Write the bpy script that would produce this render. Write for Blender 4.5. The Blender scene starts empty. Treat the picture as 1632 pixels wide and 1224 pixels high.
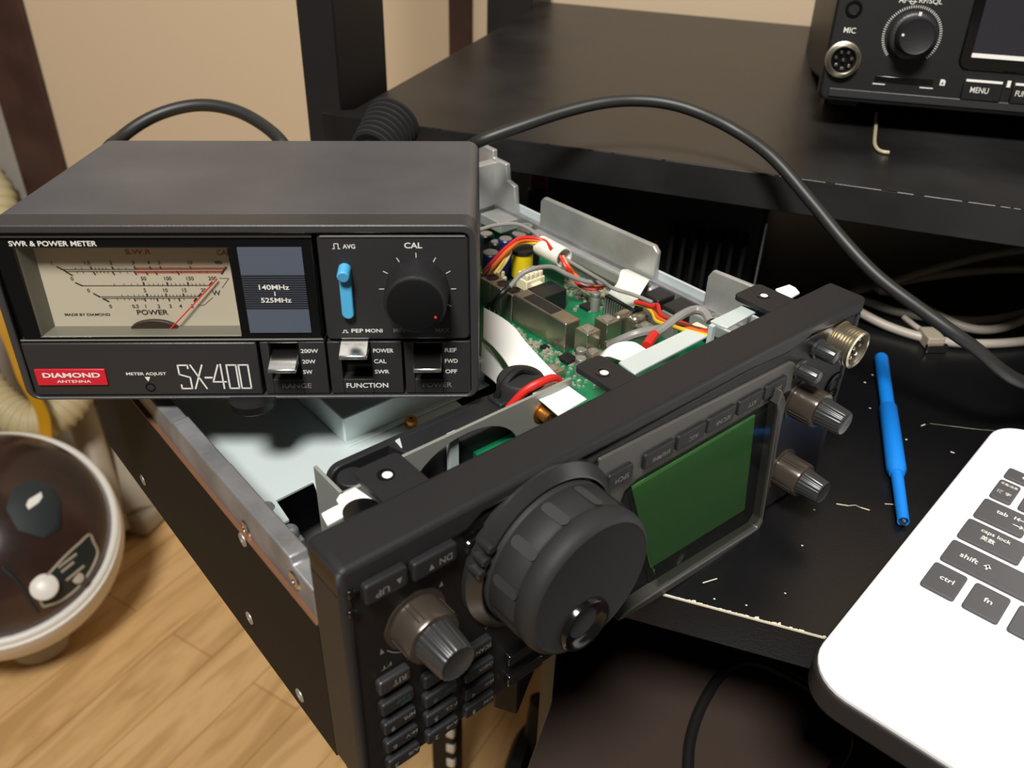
import bpy, bmesh, math, random
import numpy as np
from mathutils import Matrix, Vector
random.seed(7)
C = bpy.context.scene.collection
SC = bpy.context.scene
MM = 0.001
# ---------------------------------------------------------------- camera
F_PX = 1379.845
CAM = np.array([85.5127, -129.9887, 251.7488])                     # mm, world = furniture frame
RC = np.array([[0.9447475959934224, 0.3266637498613103, 0.02725388763454878],
               [0.20252717496834174, -0.5163070100821867, -0.8321116600188554],
               [-0.2577493419273692, 0.7916551432704393, -0.5539380929936737]])   # rows: right, down, forward
cd = bpy.data.cameras.new('camera'); cam = bpy.data.objects.new('camera', cd); C.objects.link(cam)
cd.sensor_fit = 'HORIZONTAL'; cd.sensor_width = 36; cd.lens = F_PX/1632*36
cd.clip_start = 0.01; cd.clip_end = 30
cd.dof.use_dof = True; cd.dof.focus_distance = 0.33; cd.dof.aperture_fstop = 16
mw = Matrix.Identity(4)
for i in range(3):
    mw[i][0] = RC[0][i]; mw[i][1] = -RC[1][i]; mw[i][2] = -RC[2][i]; mw[i][3] = CAM[i]*MM
cam.matrix_world = mw
SC.camera = cam
SC.view_settings.view_transform = 'Standard'; SC.view_settings.look = 'None'
SC.view_settings.gamma = 1; SC.view_settings.use_curve_mapping = False
SC.view_settings.exposure = 0.0
# ---------------------------------------------------------------- light
W = bpy.data.worlds.new('room_ambient'); SC.world = W; W.use_nodes = True
W.node_tree.nodes['Background'].inputs[0].default_value = (1.0, 0.93, 0.84, 1)
W.node_tree.nodes['Background'].inputs[1].default_value = 0.06
def area(name, loc, target, size, power, col, shape='DISK'):
    l = bpy.data.lights.new(name, 'AREA'); l.shape = shape; l.size = size; l.energy = power; l.color = col
    o = bpy.data.objects.new(name, l); C.objects.link(o); o.location = loc
    o.rotation_euler = (Vector(target)-Vector(loc)).to_track_quat('-Z', 'Y').to_euler(); return o
area('ceiling_lamp', (0.08, -0.80, 1.62), (-0.05, 0.2, 0.0), 0.45, 54, (1.0, 0.965, 0.91))

# ---------------------------------------------------------------- frames
def rotz(a):
    c, s = math.cos(a), math.sin(a); return np.array([[c, -s, 0], [s, c, 0], [0, 0, 1.]])
def rotx(a):
    c, s = math.cos(a), math.sin(a); return np.array([[1, 0, 0], [0, c, -s], [0, s, c.real]])
class Frame:
    def __init__(s, R, o): s.R = np.array(R, float); s.o = np.array(o, float)
    def at(s, u, v, ax, val):            # where the sight line of a photo point meets a plane of this frame
        d = s.R.T @ (RC.T @ np.array([(u-816)/F_PX, (v-612)/F_PX, 1.])); c = s.R.T @ (CAM-s.o)
        k = (val-c[ax])/d[ax]; return c+k*d
    def depth(s, u, v, dist):            # point at a distance along the viewing direction
        d = RC.T @ np.array([(u-816)/F_PX, (v-612)/F_PX, 1.]); return s.R.T @ (CAM+d*dist-s.o)
    def world(s, p): return s.R @ np.asarray(p, float)+s.o
    def matrix(s):
        m = Matrix.Identity(4)
        for i in range(3):
            for j in range(3): m[i][j] = s.R[i][j]
            m[i][3] = s.o[i]*MM
        return m
WF = Frame(np.eye(3), (0, 0, 0))
RA = Frame(rotz(math.radians(59.2)), (0, 0, 0))                         # opened radio
SXF = Frame([[0.9365851409363459, -0.3483491585282509, -0.03822482870994349],
             [0.35000612677387555, 0.9352707077827463, 0.05257769854520337],
             [0.017435165556849458, -0.06262241544543017, 0.9978849874037514]], (-149.199, 50.0694, 76.1431))
LF = Frame(rotz(math.radians(-24)), (0, 0, 0))                          # laptop
_tb = WF.at(1312, 156, 2, 118)
TF = Frame(rotz(math.radians(6)) @ rotx(math.radians(-9)), _tb)         # radio on the shelf

# ---------------------------------------------------------------- materials
def lin(c):
    return tuple(((x/255)/12.92 if x/255 <= .04045 else ((x/255+.055)/1.055)**2.4) for x in c)
def mat(name, rgb, rough=.5, metal=0., spec=.5, noise=0., nscale=60., bump=0., bscale=400., rgb2=None, coat=0., rvar=0.):
    m = bpy.data.materials.new(name); m.use_nodes = True; nt = m.node_tree; b = nt.nodes['Principled BSDF']
    b.inputs['Base Color'].default_value = (*lin(rgb), 1); b.inputs['Roughness'].default_value = rough
    b.inputs['Metallic'].default_value = metal; b.inputs['Specular IOR Level'].default_value = spec
    if coat: b.inputs['Coat Weight'].default_value = coat; b.inputs['Coat Roughness'].default_value = .08
    tc = nt.nodes.new('ShaderNodeTexCoord')
    if noise or rvar:
        n = nt.nodes.new('ShaderNodeTexNoise'); n.inputs['Scale'].default_value = nscale; n.inputs['Detail'].default_value = 5
        nt.links.new(tc.outputs['Object'], n.inputs['Vector'])
        if noise:
            r = nt.nodes.new('ShaderNodeValToRGB'); r.color_ramp.elements[0].position = .35; r.color_ramp.elements[1].position = .7
            c2 = rgb2 or tuple(min(255, x*(1+noise)+noise*20) for x in rgb)
            r.color_ramp.elements[0].color = (*lin(rgb), 1); r.color_ramp.elements[1].color = (*lin(c2), 1)
            nt.links.new(n.outputs['Fac'], r.inputs['Fac']); nt.links.new(r.outputs['Color'], b.inputs['Base Color'])
        if rvar:
            mr = nt.nodes.new('ShaderNodeMapRange'); mr.inputs['To Min'].default_value = max(0.02, rough-rvar); mr.inputs['To Max'].default_value = min(1, rough+rvar)
            nt.links.new(n.outputs['Fac'], mr.inputs['Value']); nt.links.new(mr.outputs['Result'], b.inputs['Roughness'])
    if bump:
        n2 = nt.nodes.new('ShaderNodeTexNoise'); n2.inputs['Scale'].default_value = bscale; n2.inputs['Detail'].default_value = 3
        bp = nt.nodes.new('ShaderNodeBump'); bp.inputs['Strength'].default_value = bump; bp.inputs['Distance'].default_value = .0005
        nt.links.new(tc.outputs['Object'], n2.inputs['Vector']); nt.links.new(n2.outputs['Fac'], bp.inputs['Height']); nt.links.new(bp.outputs['Normal'], b.inputs['Normal'])
    return m
def glassy(name, tint=(1, 1, 1), gloss=.10, rough=.03):
    m = bpy.data.materials.new(name); m.use_nodes = True; nt = m.node_tree; nt.nodes.clear()
    o = nt.nodes.new('ShaderNodeOutputMaterial'); mx = nt.nodes.new('ShaderNodeMixShader'); mx.inputs[0].default_value = gloss
    t = nt.nodes.new('ShaderNodeBsdfTransparent'); t.inputs[0].default_value = (*tint, 1)
    g = nt.nodes.new('ShaderNodeBsdfGlossy'); g.inputs['Roughness'].default_value = rough
    nt.links.new(t.outputs[0], mx.inputs[1]); nt.links.new(g.outputs[0], mx.inputs[2]); nt.links.new(mx.outputs[0], o.inputs[0]); return m
def wood_floor():
    m = bpy.data.materials.new('floor_planks'); m.use_nodes = True; nt = m.node_tree; b = nt.nodes['Principled BSDF']; L = nt.links.new
    tc = nt.nodes.new('ShaderNodeTexCoord'); mp = nt.nodes.new('ShaderNodeMapping'); mp.inputs['Rotation'].default_value = (0, 0, math.radians(-78))
    L(tc.outputs['Object'], mp.inputs['Vector'])
    br = nt.nodes.new('ShaderNodeTexBrick'); br.inputs['Scale'].default_value = 1; br.inputs['Brick Width'].default_value = .55; br.inputs['Row Height'].default_value = .075
    br.inputs['Mortar Size'].default_value = .0011; br.inputs['Mortar Smooth'].default_value = .3; br.offset = .37
    br.inputs['Color1'].default_value = (*lin((218, 180, 126)), 1); br.inputs['Color2'].default_value = (*lin((206, 166, 112)), 1); br.inputs['Mortar'].default_value = (*lin((176, 134, 84)), 1)
    L(mp.outputs[0], br.inputs['Vector'])
    st = nt.nodes.new('ShaderNodeMapping'); st.inputs['Scale'].default_value = (2.5, 14, 1); L(mp.outputs[0], st.inputs['Vector'])
    nz = nt.nodes.new('ShaderNodeTexNoise'); nz.inputs['Scale'].default_value = 2.2; nz.inputs['Detail'].default_value = 6; nz.inputs['Distortion'].default_value = 1.5; L(st.outputs[0], nz.inputs['Vector'])
    rp = nt.nodes.new('ShaderNodeValToRGB'); rp.color_ramp.elements[0].position = .32; rp.color_ramp.elements[1].position = .55
    rp.color_ramp.elements[0].color = (.66, .60, .52, 1); rp.color_ramp.elements[1].color = (1, 1, 1, 1); L(nz.outputs['Fac'], rp.inputs['Fac'])
    mx = nt.nodes.new('ShaderNodeMix'); mx.data_type = 'RGBA'; mx.blend_type = 'MULTIPLY'; mx.inputs[0].default_value = .7
    L(br.outputs['Color'], mx.inputs[6]); L(rp.outputs['Color'], mx.inputs[7]); L(mx.outputs[2], b.inputs['Base Color'])
    b.inputs['Roughness'].default_value = .38; return m
def pcb_mat():
    m = mat('circuit_board_green', (8, 92, 58), .4, noise=.3, nscale=90)
    return m
M = {}
M['wall'] = mat('wallpaper_beige', (206, 184, 154), .85, bump=.35, bscale=260)
M['floor'] = wood_floor()
M['darkwood'] = mat('dark_wood_trim', (58, 38, 32), .5, noise=.25, nscale=18)
M['door'] = mat('grey_door_panel', (150, 145, 138), .6, noise=.06, nscale=6)
M['lacquer'] = mat('black_laminate', (15, 15, 17), .31, spec=.5, bump=.10, bscale=900, rvar=.05, nscale=30)
M['shelf'] = mat('black_shelf_laminate', (23, 22, 22), .36, spec=.38, bump=.12, bscale=700, noise=.5, nscale=14, rvar=.1)
M['edge'] = mat('black_edge_band', (15, 15, 16), .6, spec=.15, bump=.1, bscale=500)
M['post'] = mat('black_post', (23, 22, 24), .5)
M['chip'] = mat('bare_wood_chips', (214, 205, 180), .8)
M['tray'] = mat('brown_black_gloss_board', (60, 50, 45), .16, spec=.5, bump=.06, bscale=300)
M['plastic'] = mat('matte_black_plastic', (32, 32, 34), .50, spec=.32, bump=.18, bscale=1500)
M['plastic2'] = mat('black_panel_plastic', (22, 21, 21), .45, spec=.3, bump=.12, bscale=1300)
M['gloss'] = mat('gloss_black_plastic', (14, 14, 15), .14)
M['rubber'] = mat('dark_grey_rubber', (38, 38, 39), .62, spec=.3, bump=.12, bscale=1800)
M['smoke'] = mat('smoky_dark_knob', (84, 76, 68), .25, metal=.55)
M['cap'] = mat('grey_black_knob_cap', (46, 47, 48), .28)
M['case'] = mat('dusty_charcoal_case', (70, 70, 73), .48, noise=.14, nscale=22, bump=.2, bscale=2200)
M['face'] = mat('charcoal_face_plastic', (42, 41, 42), .42, bump=.14, bscale=1800)
M['alu'] = mat('cast_aluminium', (178, 178, 176), .42, metal=.6, bump=.25, bscale=900, noise=.12, nscale=50)
M['aludark'] = mat('dull_cast_aluminium', (132, 132, 134), .5, metal=.6, bump=.25, bscale=700, noise=.2, nscale=60)
M['sheet'] = mat('pale_zinc_sheet', (204, 216, 216), .42, metal=.25, noise=.03, nscale=20)
M['steel'] = mat('bracket_steel', (158, 156, 148), .42, metal=.55)
M['tin'] = mat('tinned_can', (172, 166, 150), .28, metal=.92, noise=.1, nscale=80)
M['chrome'] = mat('chrome', (205, 203, 198), .22, metal=1)
M['nickel'] = mat('nickel_thread', (200, 192, 172), .28, metal=.95)
M['copper'] = mat('bare_copper_edge', (130, 92, 68), .45, metal=.5)
M['brass'] = mat('gold_screw', (200, 140, 70), .35, metal=.9)
M['pcb'] = pcb_mat()
M['chipblack'] = mat('chip_black', (26, 26, 28), .4)
M['smd'] = mat('solder_silver', (206, 206, 186), .35, metal=.6)
M['white'] = mat('white_film', (250, 250, 247), .5)
M['paperwhite'] = mat('white_sleeve', (226, 228, 216), .6, noise=.05, nscale=300)
M['ivory'] = mat('ivory_connector', (226, 218, 186), .5)
M['yellow'] = mat('yellow_tape', (222, 196, 26), .4)
M['bluecap'] = mat('dark_blue_sleeve', (26, 36, 84), .35)
M['red'] = mat('red_wire', (206, 40, 34), .4)
M['orange'] = mat('orange_wire', (226, 104, 36), .4)
M['wyellow'] = mat('yellow_wire', (232, 196, 40), .4)
M['brown'] = mat('brown_wire', (92, 48, 32), .4)
M['wirewhite'] = mat('cream_wire', (226, 204, 160), .4)
M['wgrey'] = mat('grey_coax', (136, 134, 130), .42)
M['wblack'] = mat('black_coax', (20, 20, 20), .45)
M['ink'] = mat('white_ink', (222, 220, 214), .6)
M['inkdim'] = mat('grey_ink', (122, 118, 112), .6)
M['inkgreen'] = mat('dim_green_ink', (40, 82, 74), .6)
M['inkblack'] = mat('black_ink', (50, 44, 40), .7)
M['inkred'] = mat('red_ink', (196, 92, 70), .7)
M['dial'] = mat('cream_dial_card', (214, 204, 184), .7)
M['dialwall'] = mat('dial_recess_grey', (118, 115, 105), .4)
M['needle'] = mat('red_needle', (236, 62, 42), .5)
M['disc'] = mat('brown_pivot_cover', (58, 44, 34), .5)
M['badge'] = mat('red_badge', (196, 30, 48), .35)
M['slate'] = mat('slate_blue_panel', (78, 86, 100), .45)
M['slateline'] = mat('dark_line_ink', (24, 26, 30), .5)
M['blue'] = mat('bright_blue_plastic', (20, 128, 226), .40)
M['skyblue'] = mat('sky_blue_lever', (78, 168, 214), .45)
M['ringmat'] = mat('dial_ring_satin', (38, 38, 39), .3)
M['bracket'] = mat('dull_bracket_sheet', (150, 153, 146), .45, metal=.3)
M['bezel'] = mat('charcoal_bezel', (52, 51, 52), .45, bump=.14, bscale=1800)
M['dish'] = mat('dial_dish', (17, 17, 18), .5, spec=.2)
M['dimple'] = mat('dial_dimple', (50, 51, 51), .5)
M['glow'] = mat('lit_laptop_screen', (235, 236, 240), .4)
_b = M['glow'].node_tree.nodes['Principled BSDF']; _b.inputs['Emission Color'].default_value = (1, .97, .93, 1); _b.inputs['Emission Strength'].default_value = 1.2
M['palehook'] = mat('pale_hook', (208, 196, 162), .35, metal=.3)
M['lcd'] = mat('green_lcd', (60, 108, 54), .35, noise=.05, nscale=8)
M['pane'] = glassy('clear_pane', (.93, .93, .92), .05, .04)
M['lens'] = glassy('lcd_window', (.80, .82, .80), .045, .05)
M['domeglass'] = mat('smoked_dust_cup', (24, 24, 27), .2, noise=.8, nscale=5, rgb2=(74, 50, 40))
M['vacwhite'] = mat('white_vacuum_shell', (226, 222, 214), .35)
M['vacdark'] = mat('dark_green_grey_filter', (32, 42, 44), .5)
M['beige'] = mat('aged_beige_plastic', (158, 148, 130), .5)
M['hose'] = mat('aged_cream_hose', (190, 176, 136), .45)
M['strap'] = mat('amber_strap', (186, 134, 14), .4)
M['lapwhite'] = mat('white_laptop_shell', (246, 246, 246), .35)
M['lapbase'] = mat('dark_laptop_underside', (34, 33, 33), .5)
M['key'] = mat('charcoal_key', (74, 73, 75), .55, bump=.1, bscale=2500)
M['cable'] = mat('black_cable_jacket', (38, 38, 37), .46)
M['greycable'] = mat('warm_grey_cable', (168, 160, 148), .42)
M['tuner'] = mat('tuner_black', (18, 17, 17), .45, bump=.1, bscale=1500)
M['screen'] = mat('dark_grey_screen', (42, 40, 46), .3)
M['redplug'] = mat('dark_red_plug', (120, 22, 24), .5)
M['psu'] = mat('power_unit_black', (14, 14, 14), .6, spec=.3)
M['strip'] = mat('key_strip_grey', (74, 71, 68), .45, bump=.1, bscale=1500)
M['framebar'] = mat('display_frame_grey', (66, 64, 61), .3)
M['offwhite'] = mat('bright_trim', (236, 234, 228), .4)

# ---------------------------------------------------------------- mesh builder (local millimetres)
_txt = bpy.data.curves.new('t', 'FONT'); _to = bpy.data.objects.new('t', _txt); C.objects.link(_to)
_tcache = {}
def glyphs(s, bold):
    k = (s, bold)
    if k not in _tcache:
        _txt.body = s; _txt.size = 1; _txt.offset = bold; _txt.resolution_u = 3
        dg = bpy.context.evaluated_depsgraph_get(); dg.update()
        me = bpy.data.meshes.new_from_object(_to.evaluated_get(dg))
        _tcache[k] = (np.array([v.co[:2] for v in me.vertices]), [tuple(p.vertices) for p in me.polygons]); bpy.data.meshes.remove(me)
    return _tcache[k]
def catmull(pts, n=8):
    P = [np.array(p, float) for p in pts]; P = [2*P[0]-P[1]]+P+[2*P[-1]-P[-2]]; out = []
    for i in range(1, len(P)-2):
        a, b, c, d = P[i-1:i+3]
        for k in range(n):
            t = k/n; out.append(.5*((2*b)+(-a+c)*t+(2*a-5*b+4*c-d)*t*t+(-a+3*b-3*c+d)*t**3))
    out.append(P[-2]); return out
def frame_of(d):
    d = d/np.linalg.norm(d); a = np.array([0, 0, 1.]) if abs(d[2]) < .9 else np.array([1., 0, 0])
    u = np.cross(d, a); u /= np.linalg.norm(u); return d, u, np.cross(d, u)
class MB:
    def __init__(s): s.v = []; s.f = []
    def add(s, vs, fs):
        n = len(s.v); s.v += [tuple(float(x) for x in p) for p in vs]; s.f += [tuple(n+i for i in f) for f in fs]; return s
    def box(s, x0, x1, y0, y1, z0, z1):
        return s.add([(x, y, z) for z in (z0, z1) for y in (y0, y1) for x in (x0, x1)],
                     [(0, 2, 3, 1), (4, 5, 7, 6), (0, 1, 5, 4), (2, 6, 7, 3), (0, 4, 6, 2), (1, 3, 7, 5)])
    def prism(s, poly, ax, a0, a1):          # polygon in the plane normal to ax, extruded along ax
        o = [i for i in range(3) if i != ax]; n = len(poly); vs = []
        for a in (a0, a1):
            for p in poly:
                q = [0, 0, 0]; q[ax] = a; q[o[0]] = p[0]; q[o[1]] = p[1]; vs.append(q)
        return s.add(vs, [tuple(range(n)), tuple(range(2*n-1, n-1, -1))]+[(i, (i+1) % n, n+(i+1) % n, n+i) for i in range(n)])
    def ring(s, outer, inner, ax, a0, a1):   # frame with a hole; equal point counts
        o = [i for i in range(3) if i != ax]; n = len(outer); vs = []
        for a in (a0, a1):
            for pl in (outer, inner):
                for p in pl:
                    q = [0, 0, 0]; q[ax] = a; q[o[0]] = p[0]; q[o[1]] = p[1]; vs.append(q)
        fs = []
        for i in range(n):
            j = (i+1) % n
            fs += [(i, j, n+j, n+i), (2*n+i, 3*n+i, 3*n+j, 2*n+j), (i, 2*n+i, 2*n+j, j), (n+i, n+j, 3*n+j, 3*n+i)]
        return s.add(vs, fs)
    def lathe(s, o, axis, prof, seg=40, flute=None):   # prof: (radius, height along axis)
        o = np.array(o, float); d, u, w = frame_of(np.array(axis, float)); vs = []; fs = []
        for r, h in prof:
            for k in range(seg):
                a = 2*math.pi*k/seg; rr = r*(flute(a) if flute else 1); vs.append(o+d*h+rr*(u*math.cos(a)+w*math.sin(a)))
        for i in range(len(prof)-1):
            for k in range(seg):
                k2 = (k+1) % seg; fs.append((i*seg+k, i*seg+k2, (i+1)*seg+k2, (i+1)*seg+k))
        fs += [tuple(range(seg-1, -1, -1)), tuple((len(prof)-1)*seg+k for k in range(seg))]
        return s.add(vs, fs)
    def cyl(s, p0, p1, r, seg=24, r1=None):
        p0 = np.array(p0, float); d = np.array(p1, float)-p0; L = np.linalg.norm(d); return s.lathe(p0, d, [(r, 0), (r if r1 is None else r1, L)], seg)
    def tube(s, pts, r, seg=12, smooth=8, rfun=None):
        P = catmull(pts, smooth) if smooth else [np.array(p, float) for p in pts]
        vs = []; fs = []; n = len(P); up = None
        for i in range(n):
            d = P[min(i+1, n-1)]-P[max(i-1, 0)]; d = d/(np.linalg.norm(d)+1e-9)
            if up is None: _, u, w = frame_of(d)
            else:
                u = up-d*(up@d); u /= np.linalg.norm(u); w = np.cross(d, u)
            up = u; rr = r if rfun is None else rfun(i/(n-1))
            for k in range(seg):
                a = 2*math.pi*k/seg; vs.append(P[i]+rr*(u*math.cos(a)+w*math.sin(a)))
        for i in range(n-1):
            for k in range(seg):
                k2 = (k+1) % seg; fs.append((i*seg+k, i*seg+k2, (i+1)*seg+k2, (i+1)*seg+k))
        fs += [tuple(range(seg-1, -1, -1)), tuple((n-1)*seg+k for k in range(seg))]
        return s.add(vs, fs)
    def ribbon(s, L, R, th, nrm=(0, 0, 1)):           # strip between two rails, with thickness
        n = len(L); q = np.array(nrm, float)*th; vs = []
        for a, b in zip(L, R): vs += [np.array(a, float), np.array(b, float), np.array(b, float)-q, np.array(a, float)-q]
        fs = [(0, 1, 2, 3), tuple(4*(n-1)+k for k in (3, 2, 1, 0))]
        for i in range(n-1):
            for k in range(4): fs.append((4*i+k, 4*i+(k+1) % 4, 4*i+4+(k+1) % 4, 4*i+4+k))
        return s.add(vs, fs)
    def ellipsoid(s, c, r, seg=32, rings=16, z0=-1., z1=1., p=1.):
        vs = []; fs = []
        for i in range(rings+1):
            t = math.asin(max(-1, min(1, z0)))+(math.asin(max(-1, min(1, z1)))-math.asin(max(-1, min(1, z0))))*i/rings
            for k in range(seg):
                a = 2*math.pi*k/seg; ct = max(math.cos(t), 1e-4)**p
                vs.append((c[0]+r[0]*ct*math.cos(a), c[1]+r[1]*ct*math.sin(a), c[2]+r[2]*math.sin(t)))
        for i in range(rings):
            for k in range(seg):
                k2 = (k+1) % seg; fs.append((i*seg+k, i*seg+k2, (i+1)*seg+k2, (i+1)*seg+k))
        fs += [tuple(range(seg-1, -1, -1)), tuple(rings*seg+k for k in range(seg))]
        return s.add(vs, fs)
    def text(s, t, o, r, u, w, h, bold=0.0):          # lettering fitted to a box: lower-left o, right r, up u, width w, height h
        g, fs = glyphs(t, bold); lo = g.min(0); hi = g.max(0); sz = hi-lo
        sy = h/sz[1]; sx = w/sz[0] if w else sy
        o, r, u = (np.array(x, float) for x in (o, r, u)); r = r/np.linalg.norm(r); u = u/np.linalg.norm(u)
        n = np.cross(r, u); off = n*.12
        top = [o+r*(p[0]-lo[0])*sx+u*(p[1]-lo[1])*sy+off for p in g]
        return s.add(top, fs)
    def line(s, p, q, wd, n):                          # flat printed stroke
        p, q, n = (np.array(x, float) for x in (p, q, n)); d = q-p; d /= np.linalg.norm(d); w = np.cross(n, d)*wd/2; o = n*.12
        return s.add([p-w+o, q-w+o, q+w+o, p+w+o], [(0, 1, 2, 3)])
    def poly(s, pts): return s.add(pts, [tuple(range(len(pts)))])
    def build(s, name, m, parent=None, bevel=0, seg=2, smooth=35, label=None, kind=None, merge=False):
        me = bpy.data.meshes.new(name)
        v = np.array(s.v)*MM; me.from_pydata(v.tolist(), [], s.f)
        bm = bmesh.new(); bm.from_mesh(me)
        if merge: bmesh.ops.remove_doubles(bm, verts=bm.verts, dist=1e-6)
        bmesh.ops.recalc_face_normals(bm, faces=bm.faces); bm.to_mesh(me); bm.free()
        me.materials.append(M[m])
        for p in me.polygons: p.use_smooth = True
        me.set_sharp_from_angle(angle=math.radians(smooth))
        o = bpy.data.objects.new(name, me); C.objects.link(o)
        if parent is not None: o.parent = parent
        if bevel:
            b = o.modifiers.new('bevel', 'BEVEL'); b.width = bevel*MM; b.segments = seg; b.limit_method = 'ANGLE'; b.angle_limit = math.radians(40)
        if label: o['label'] = label
        if kind: o['kind'] = kind
        return o
def thing(name, label, cat, frame=None, group=None, loc=None):
    o = bpy.data.objects.new(name, None); C.objects.link(o); o.empty_display_size = .02
    if frame is not None: o.matrix_world = frame.matrix()
    if loc is not None: o.location = [x*MM for x in loc]
    o['label'] = label; o['category'] = cat
    if group: o['group'] = group
    return o
def single(mb, name, m, label, cat, group=None, **k):   # a thing that is one mesh: origin at its base
    a = np.array(mb.v); c = [(a[:, 0].min()+a[:, 0].max())/2, (a[:, 1].min()+a[:, 1].max())/2, a[:, 2].min()]
    mb.v = [tuple(x-c[i] for i, x in enumerate(p)) for p in mb.v]
    o = mb.build(name, m, None, **k); o.location = [x*MM for x in c]; o['label'] = label; o['category'] = cat
    if group: o['group'] = group
    return o
def rrect(x0, x1, z0, z1, r, n=5):
    out = []
    for cx, cz, a0 in ((x1-r, z0+r, -90), (x1-r, z1-r, 0), (x0+r, z1-r, 90), (x0+r, z0+r, 180)):
        for k in range(n+1):
            a = math.radians(a0+90*k/n); out.append((cx+r*math.cos(a), cz+r*math.sin(a)))
    return out
def struct(o): o['kind'] = 'structure'; return o

# ================================================================ ROOM
WALL_Y = 745; FLOOR = -700
struct(MB().box(-2600, 1800, -1500, WALL_Y+100, FLOOR-20, FLOOR).build('floor', 'floor'))
struct(MB().box(-2600, 1800, WALL_Y, WALL_Y+100, FLOOR, 1750).build('wall_back', 'wall'))
def wpoly(pts, y): return [(WF.at(u, v, 1, y)[0]) for u, v in pts]
tx0, tx1 = WF.at(-45, 20, 1, WALL_Y-8)[0], WF.at(30, 3, 1, WALL_Y-8)[0]
struct(MB().box(tx0, tx1, WALL_Y-8, WALL_Y, FLOOR, 1750).build('trim_1', 'darkwood', bevel=2))
tx2, tx3 = WF.at(714, 10, 1, WALL_Y-6)[0], WF.at(751, 10, 1, WALL_Y-6)[0]
struct(MB().box(tx2, tx3, WALL_Y-6, WALL_Y, FLOOR, 1750).build('trim_2', 'darkwood', bevel=1.5))
struct(MB().box(tx0-900, tx0, WALL_Y-5, WALL_Y, FLOOR, 1300).build('door_1', 'door', bevel=2))

# ================================================================ DESK WITH SHELF
desk = thing('computer_desk', 'black laminate computer desk with a raised shelf on square posts', 'desk', WF)
DX0, DY0 = -188, 112.4
top = [(DX0+14, DY0-4), (900, DY0-4), (900, 720), (DX0, 720), (DX0, DY0+8), (DX0+4, DY0)]
top = [(DX0+16, DY0), (900, DY0), (900, 720), (DX0, 720), (DX0, DY0+16), (DX0+1.5, DY0+9), (DX0+5, DY0+4.5), (DX0+10, DY0+1.2)]
dt = MB().prism(top, 2, -19, 0).build('desktop', 'lacquer', desk, bevel=.8)
ch = MB()                                                            # bare chipped edge along the front
x = 76.
while x < 133:
    w = random.uniform(.8, 3.2); d = random.uniform(.2, .9) if random.random() < .8 else random.uniform(.8, 1.8)
    ch.poly([(x, DY0-.05, .03), (x+w, DY0-.05, .03), (x+w*.8, DY0+d, .03), (x+w*.25, DY0+d*random.uniform(.5, 1.1), .03)]); x += w*.85
ch.box(62, 133, DY0-.12, DY0+.12, -.75, .035)
ch.build('edge_chips', 'chip', dt, label='pale chipped front edge of the desk top')
def scratch(pts, w):
    q = [WF.at(u, v, 2, .03) for u, v in pts]; sc = MB()
    for a, b in zip(q[:-1], q[1:]): sc.line(a-[0, 0, .1], b-[0, 0, .1], w*random.uniform(.5, 1.2), (0, 0, 1))
    sc.build('scratch', 'chip', dt, label='pale scratch in the black top')
scratch([(1120, 929), (1130, 926), (1143, 922)], .7); scratch([(1333, 803), (1352, 806), (1363, 805), (1372, 809), (1386, 813)], .5)
scratch([(1410, 803), (1428, 804)], .5); scratch([(1482, 675), (1515, 679), (1555, 684), (1592, 687)], .22); scratch([(1468, 679), (1475, 676)], .6)
for u, v in ((1377, 609), (1389, 597), (1398, 601), (1385, 650), (1277, 869), (1250, 945), (1515, 720), (1518, 721), (1443, 700), (1137, 954), (1188, 964), (1296, 812)):
    scratch([(u, v), (u+3, v+1)], .9)
SZ = 100; SY = 317
sh = MB().prism([(-183.5, SY), (900, SY), (900, 715), (-169, 715), (-169, SY+14), (-183.5, SY+3)], 2, SZ-19, SZ).build('shelf_board', 'shelf', desk, bevel=.7)
dust = MB(); 
for k in range(26):
    x = random.uniform(-120, 260); dust.box(x, x+random.uniform(1, 5), SY-.03, SY+random.uniform(.05, .3), SZ-.3, SZ+.02)
dust.build('worn_edge', 'edge', sh)
MB().box(-205, -181, SY+20, SY+84, -19, 1300).build('post', 'post', desk, bevel=1)
MB().box(-212, -168.5, 672, 728, FLOOR, 1300).build('post', 'post', desk, bevel=1)
PX0, PX1 = WF.at(860, 1110, 1, 135)[0], WF.at(881, 1119, 1, 135)[0]
MB().box(PX0, PX1, 135, 420, FLOOR, -19).build('side_panel', 'lacquer', desk, bevel=.6)
_a, _b = WF.at(785, 1130, 2, -80), WF.at(870, 1155, 2, -80)
MB().box(_a[0], PX0, _b[1], _b[1]+60, -80, -19).build('support_bar', 'psu', desk, bevel=1)
p2 = MB(); p2.box(-184, -150, SY+340, SY+370, FLOOR, -19); p2.build('leg', 'post', desk)
MB().box(PX1, 900, -40, 420, -126, -112).build('keyboard_tray', 'tray', desk, bevel=1)
MB().box(-190, 900, 300, 1317-600, 1290, 1310).build('top_board', 'shelf', desk, bevel=1)

# things round the desk -------------------------------------------------
cable_loop = [WF.at(u, v, 2, -109.5) for u, v in ((1096, 1235), (1100, 1180), (1118, 1125), (1150, 1075), (1185, 1056), (1230, 1066), (1290, 1098), (1330, 1132), (1350, 1170), (1345, 1205), (1318, 1240), (1290, 1262))]
single(MB().tube(cable_loop, 2.7, 12), 'black_cable', 'wblack', 'black cable in a loop on the brown keyboard tray under the desk', 'cable')

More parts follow.
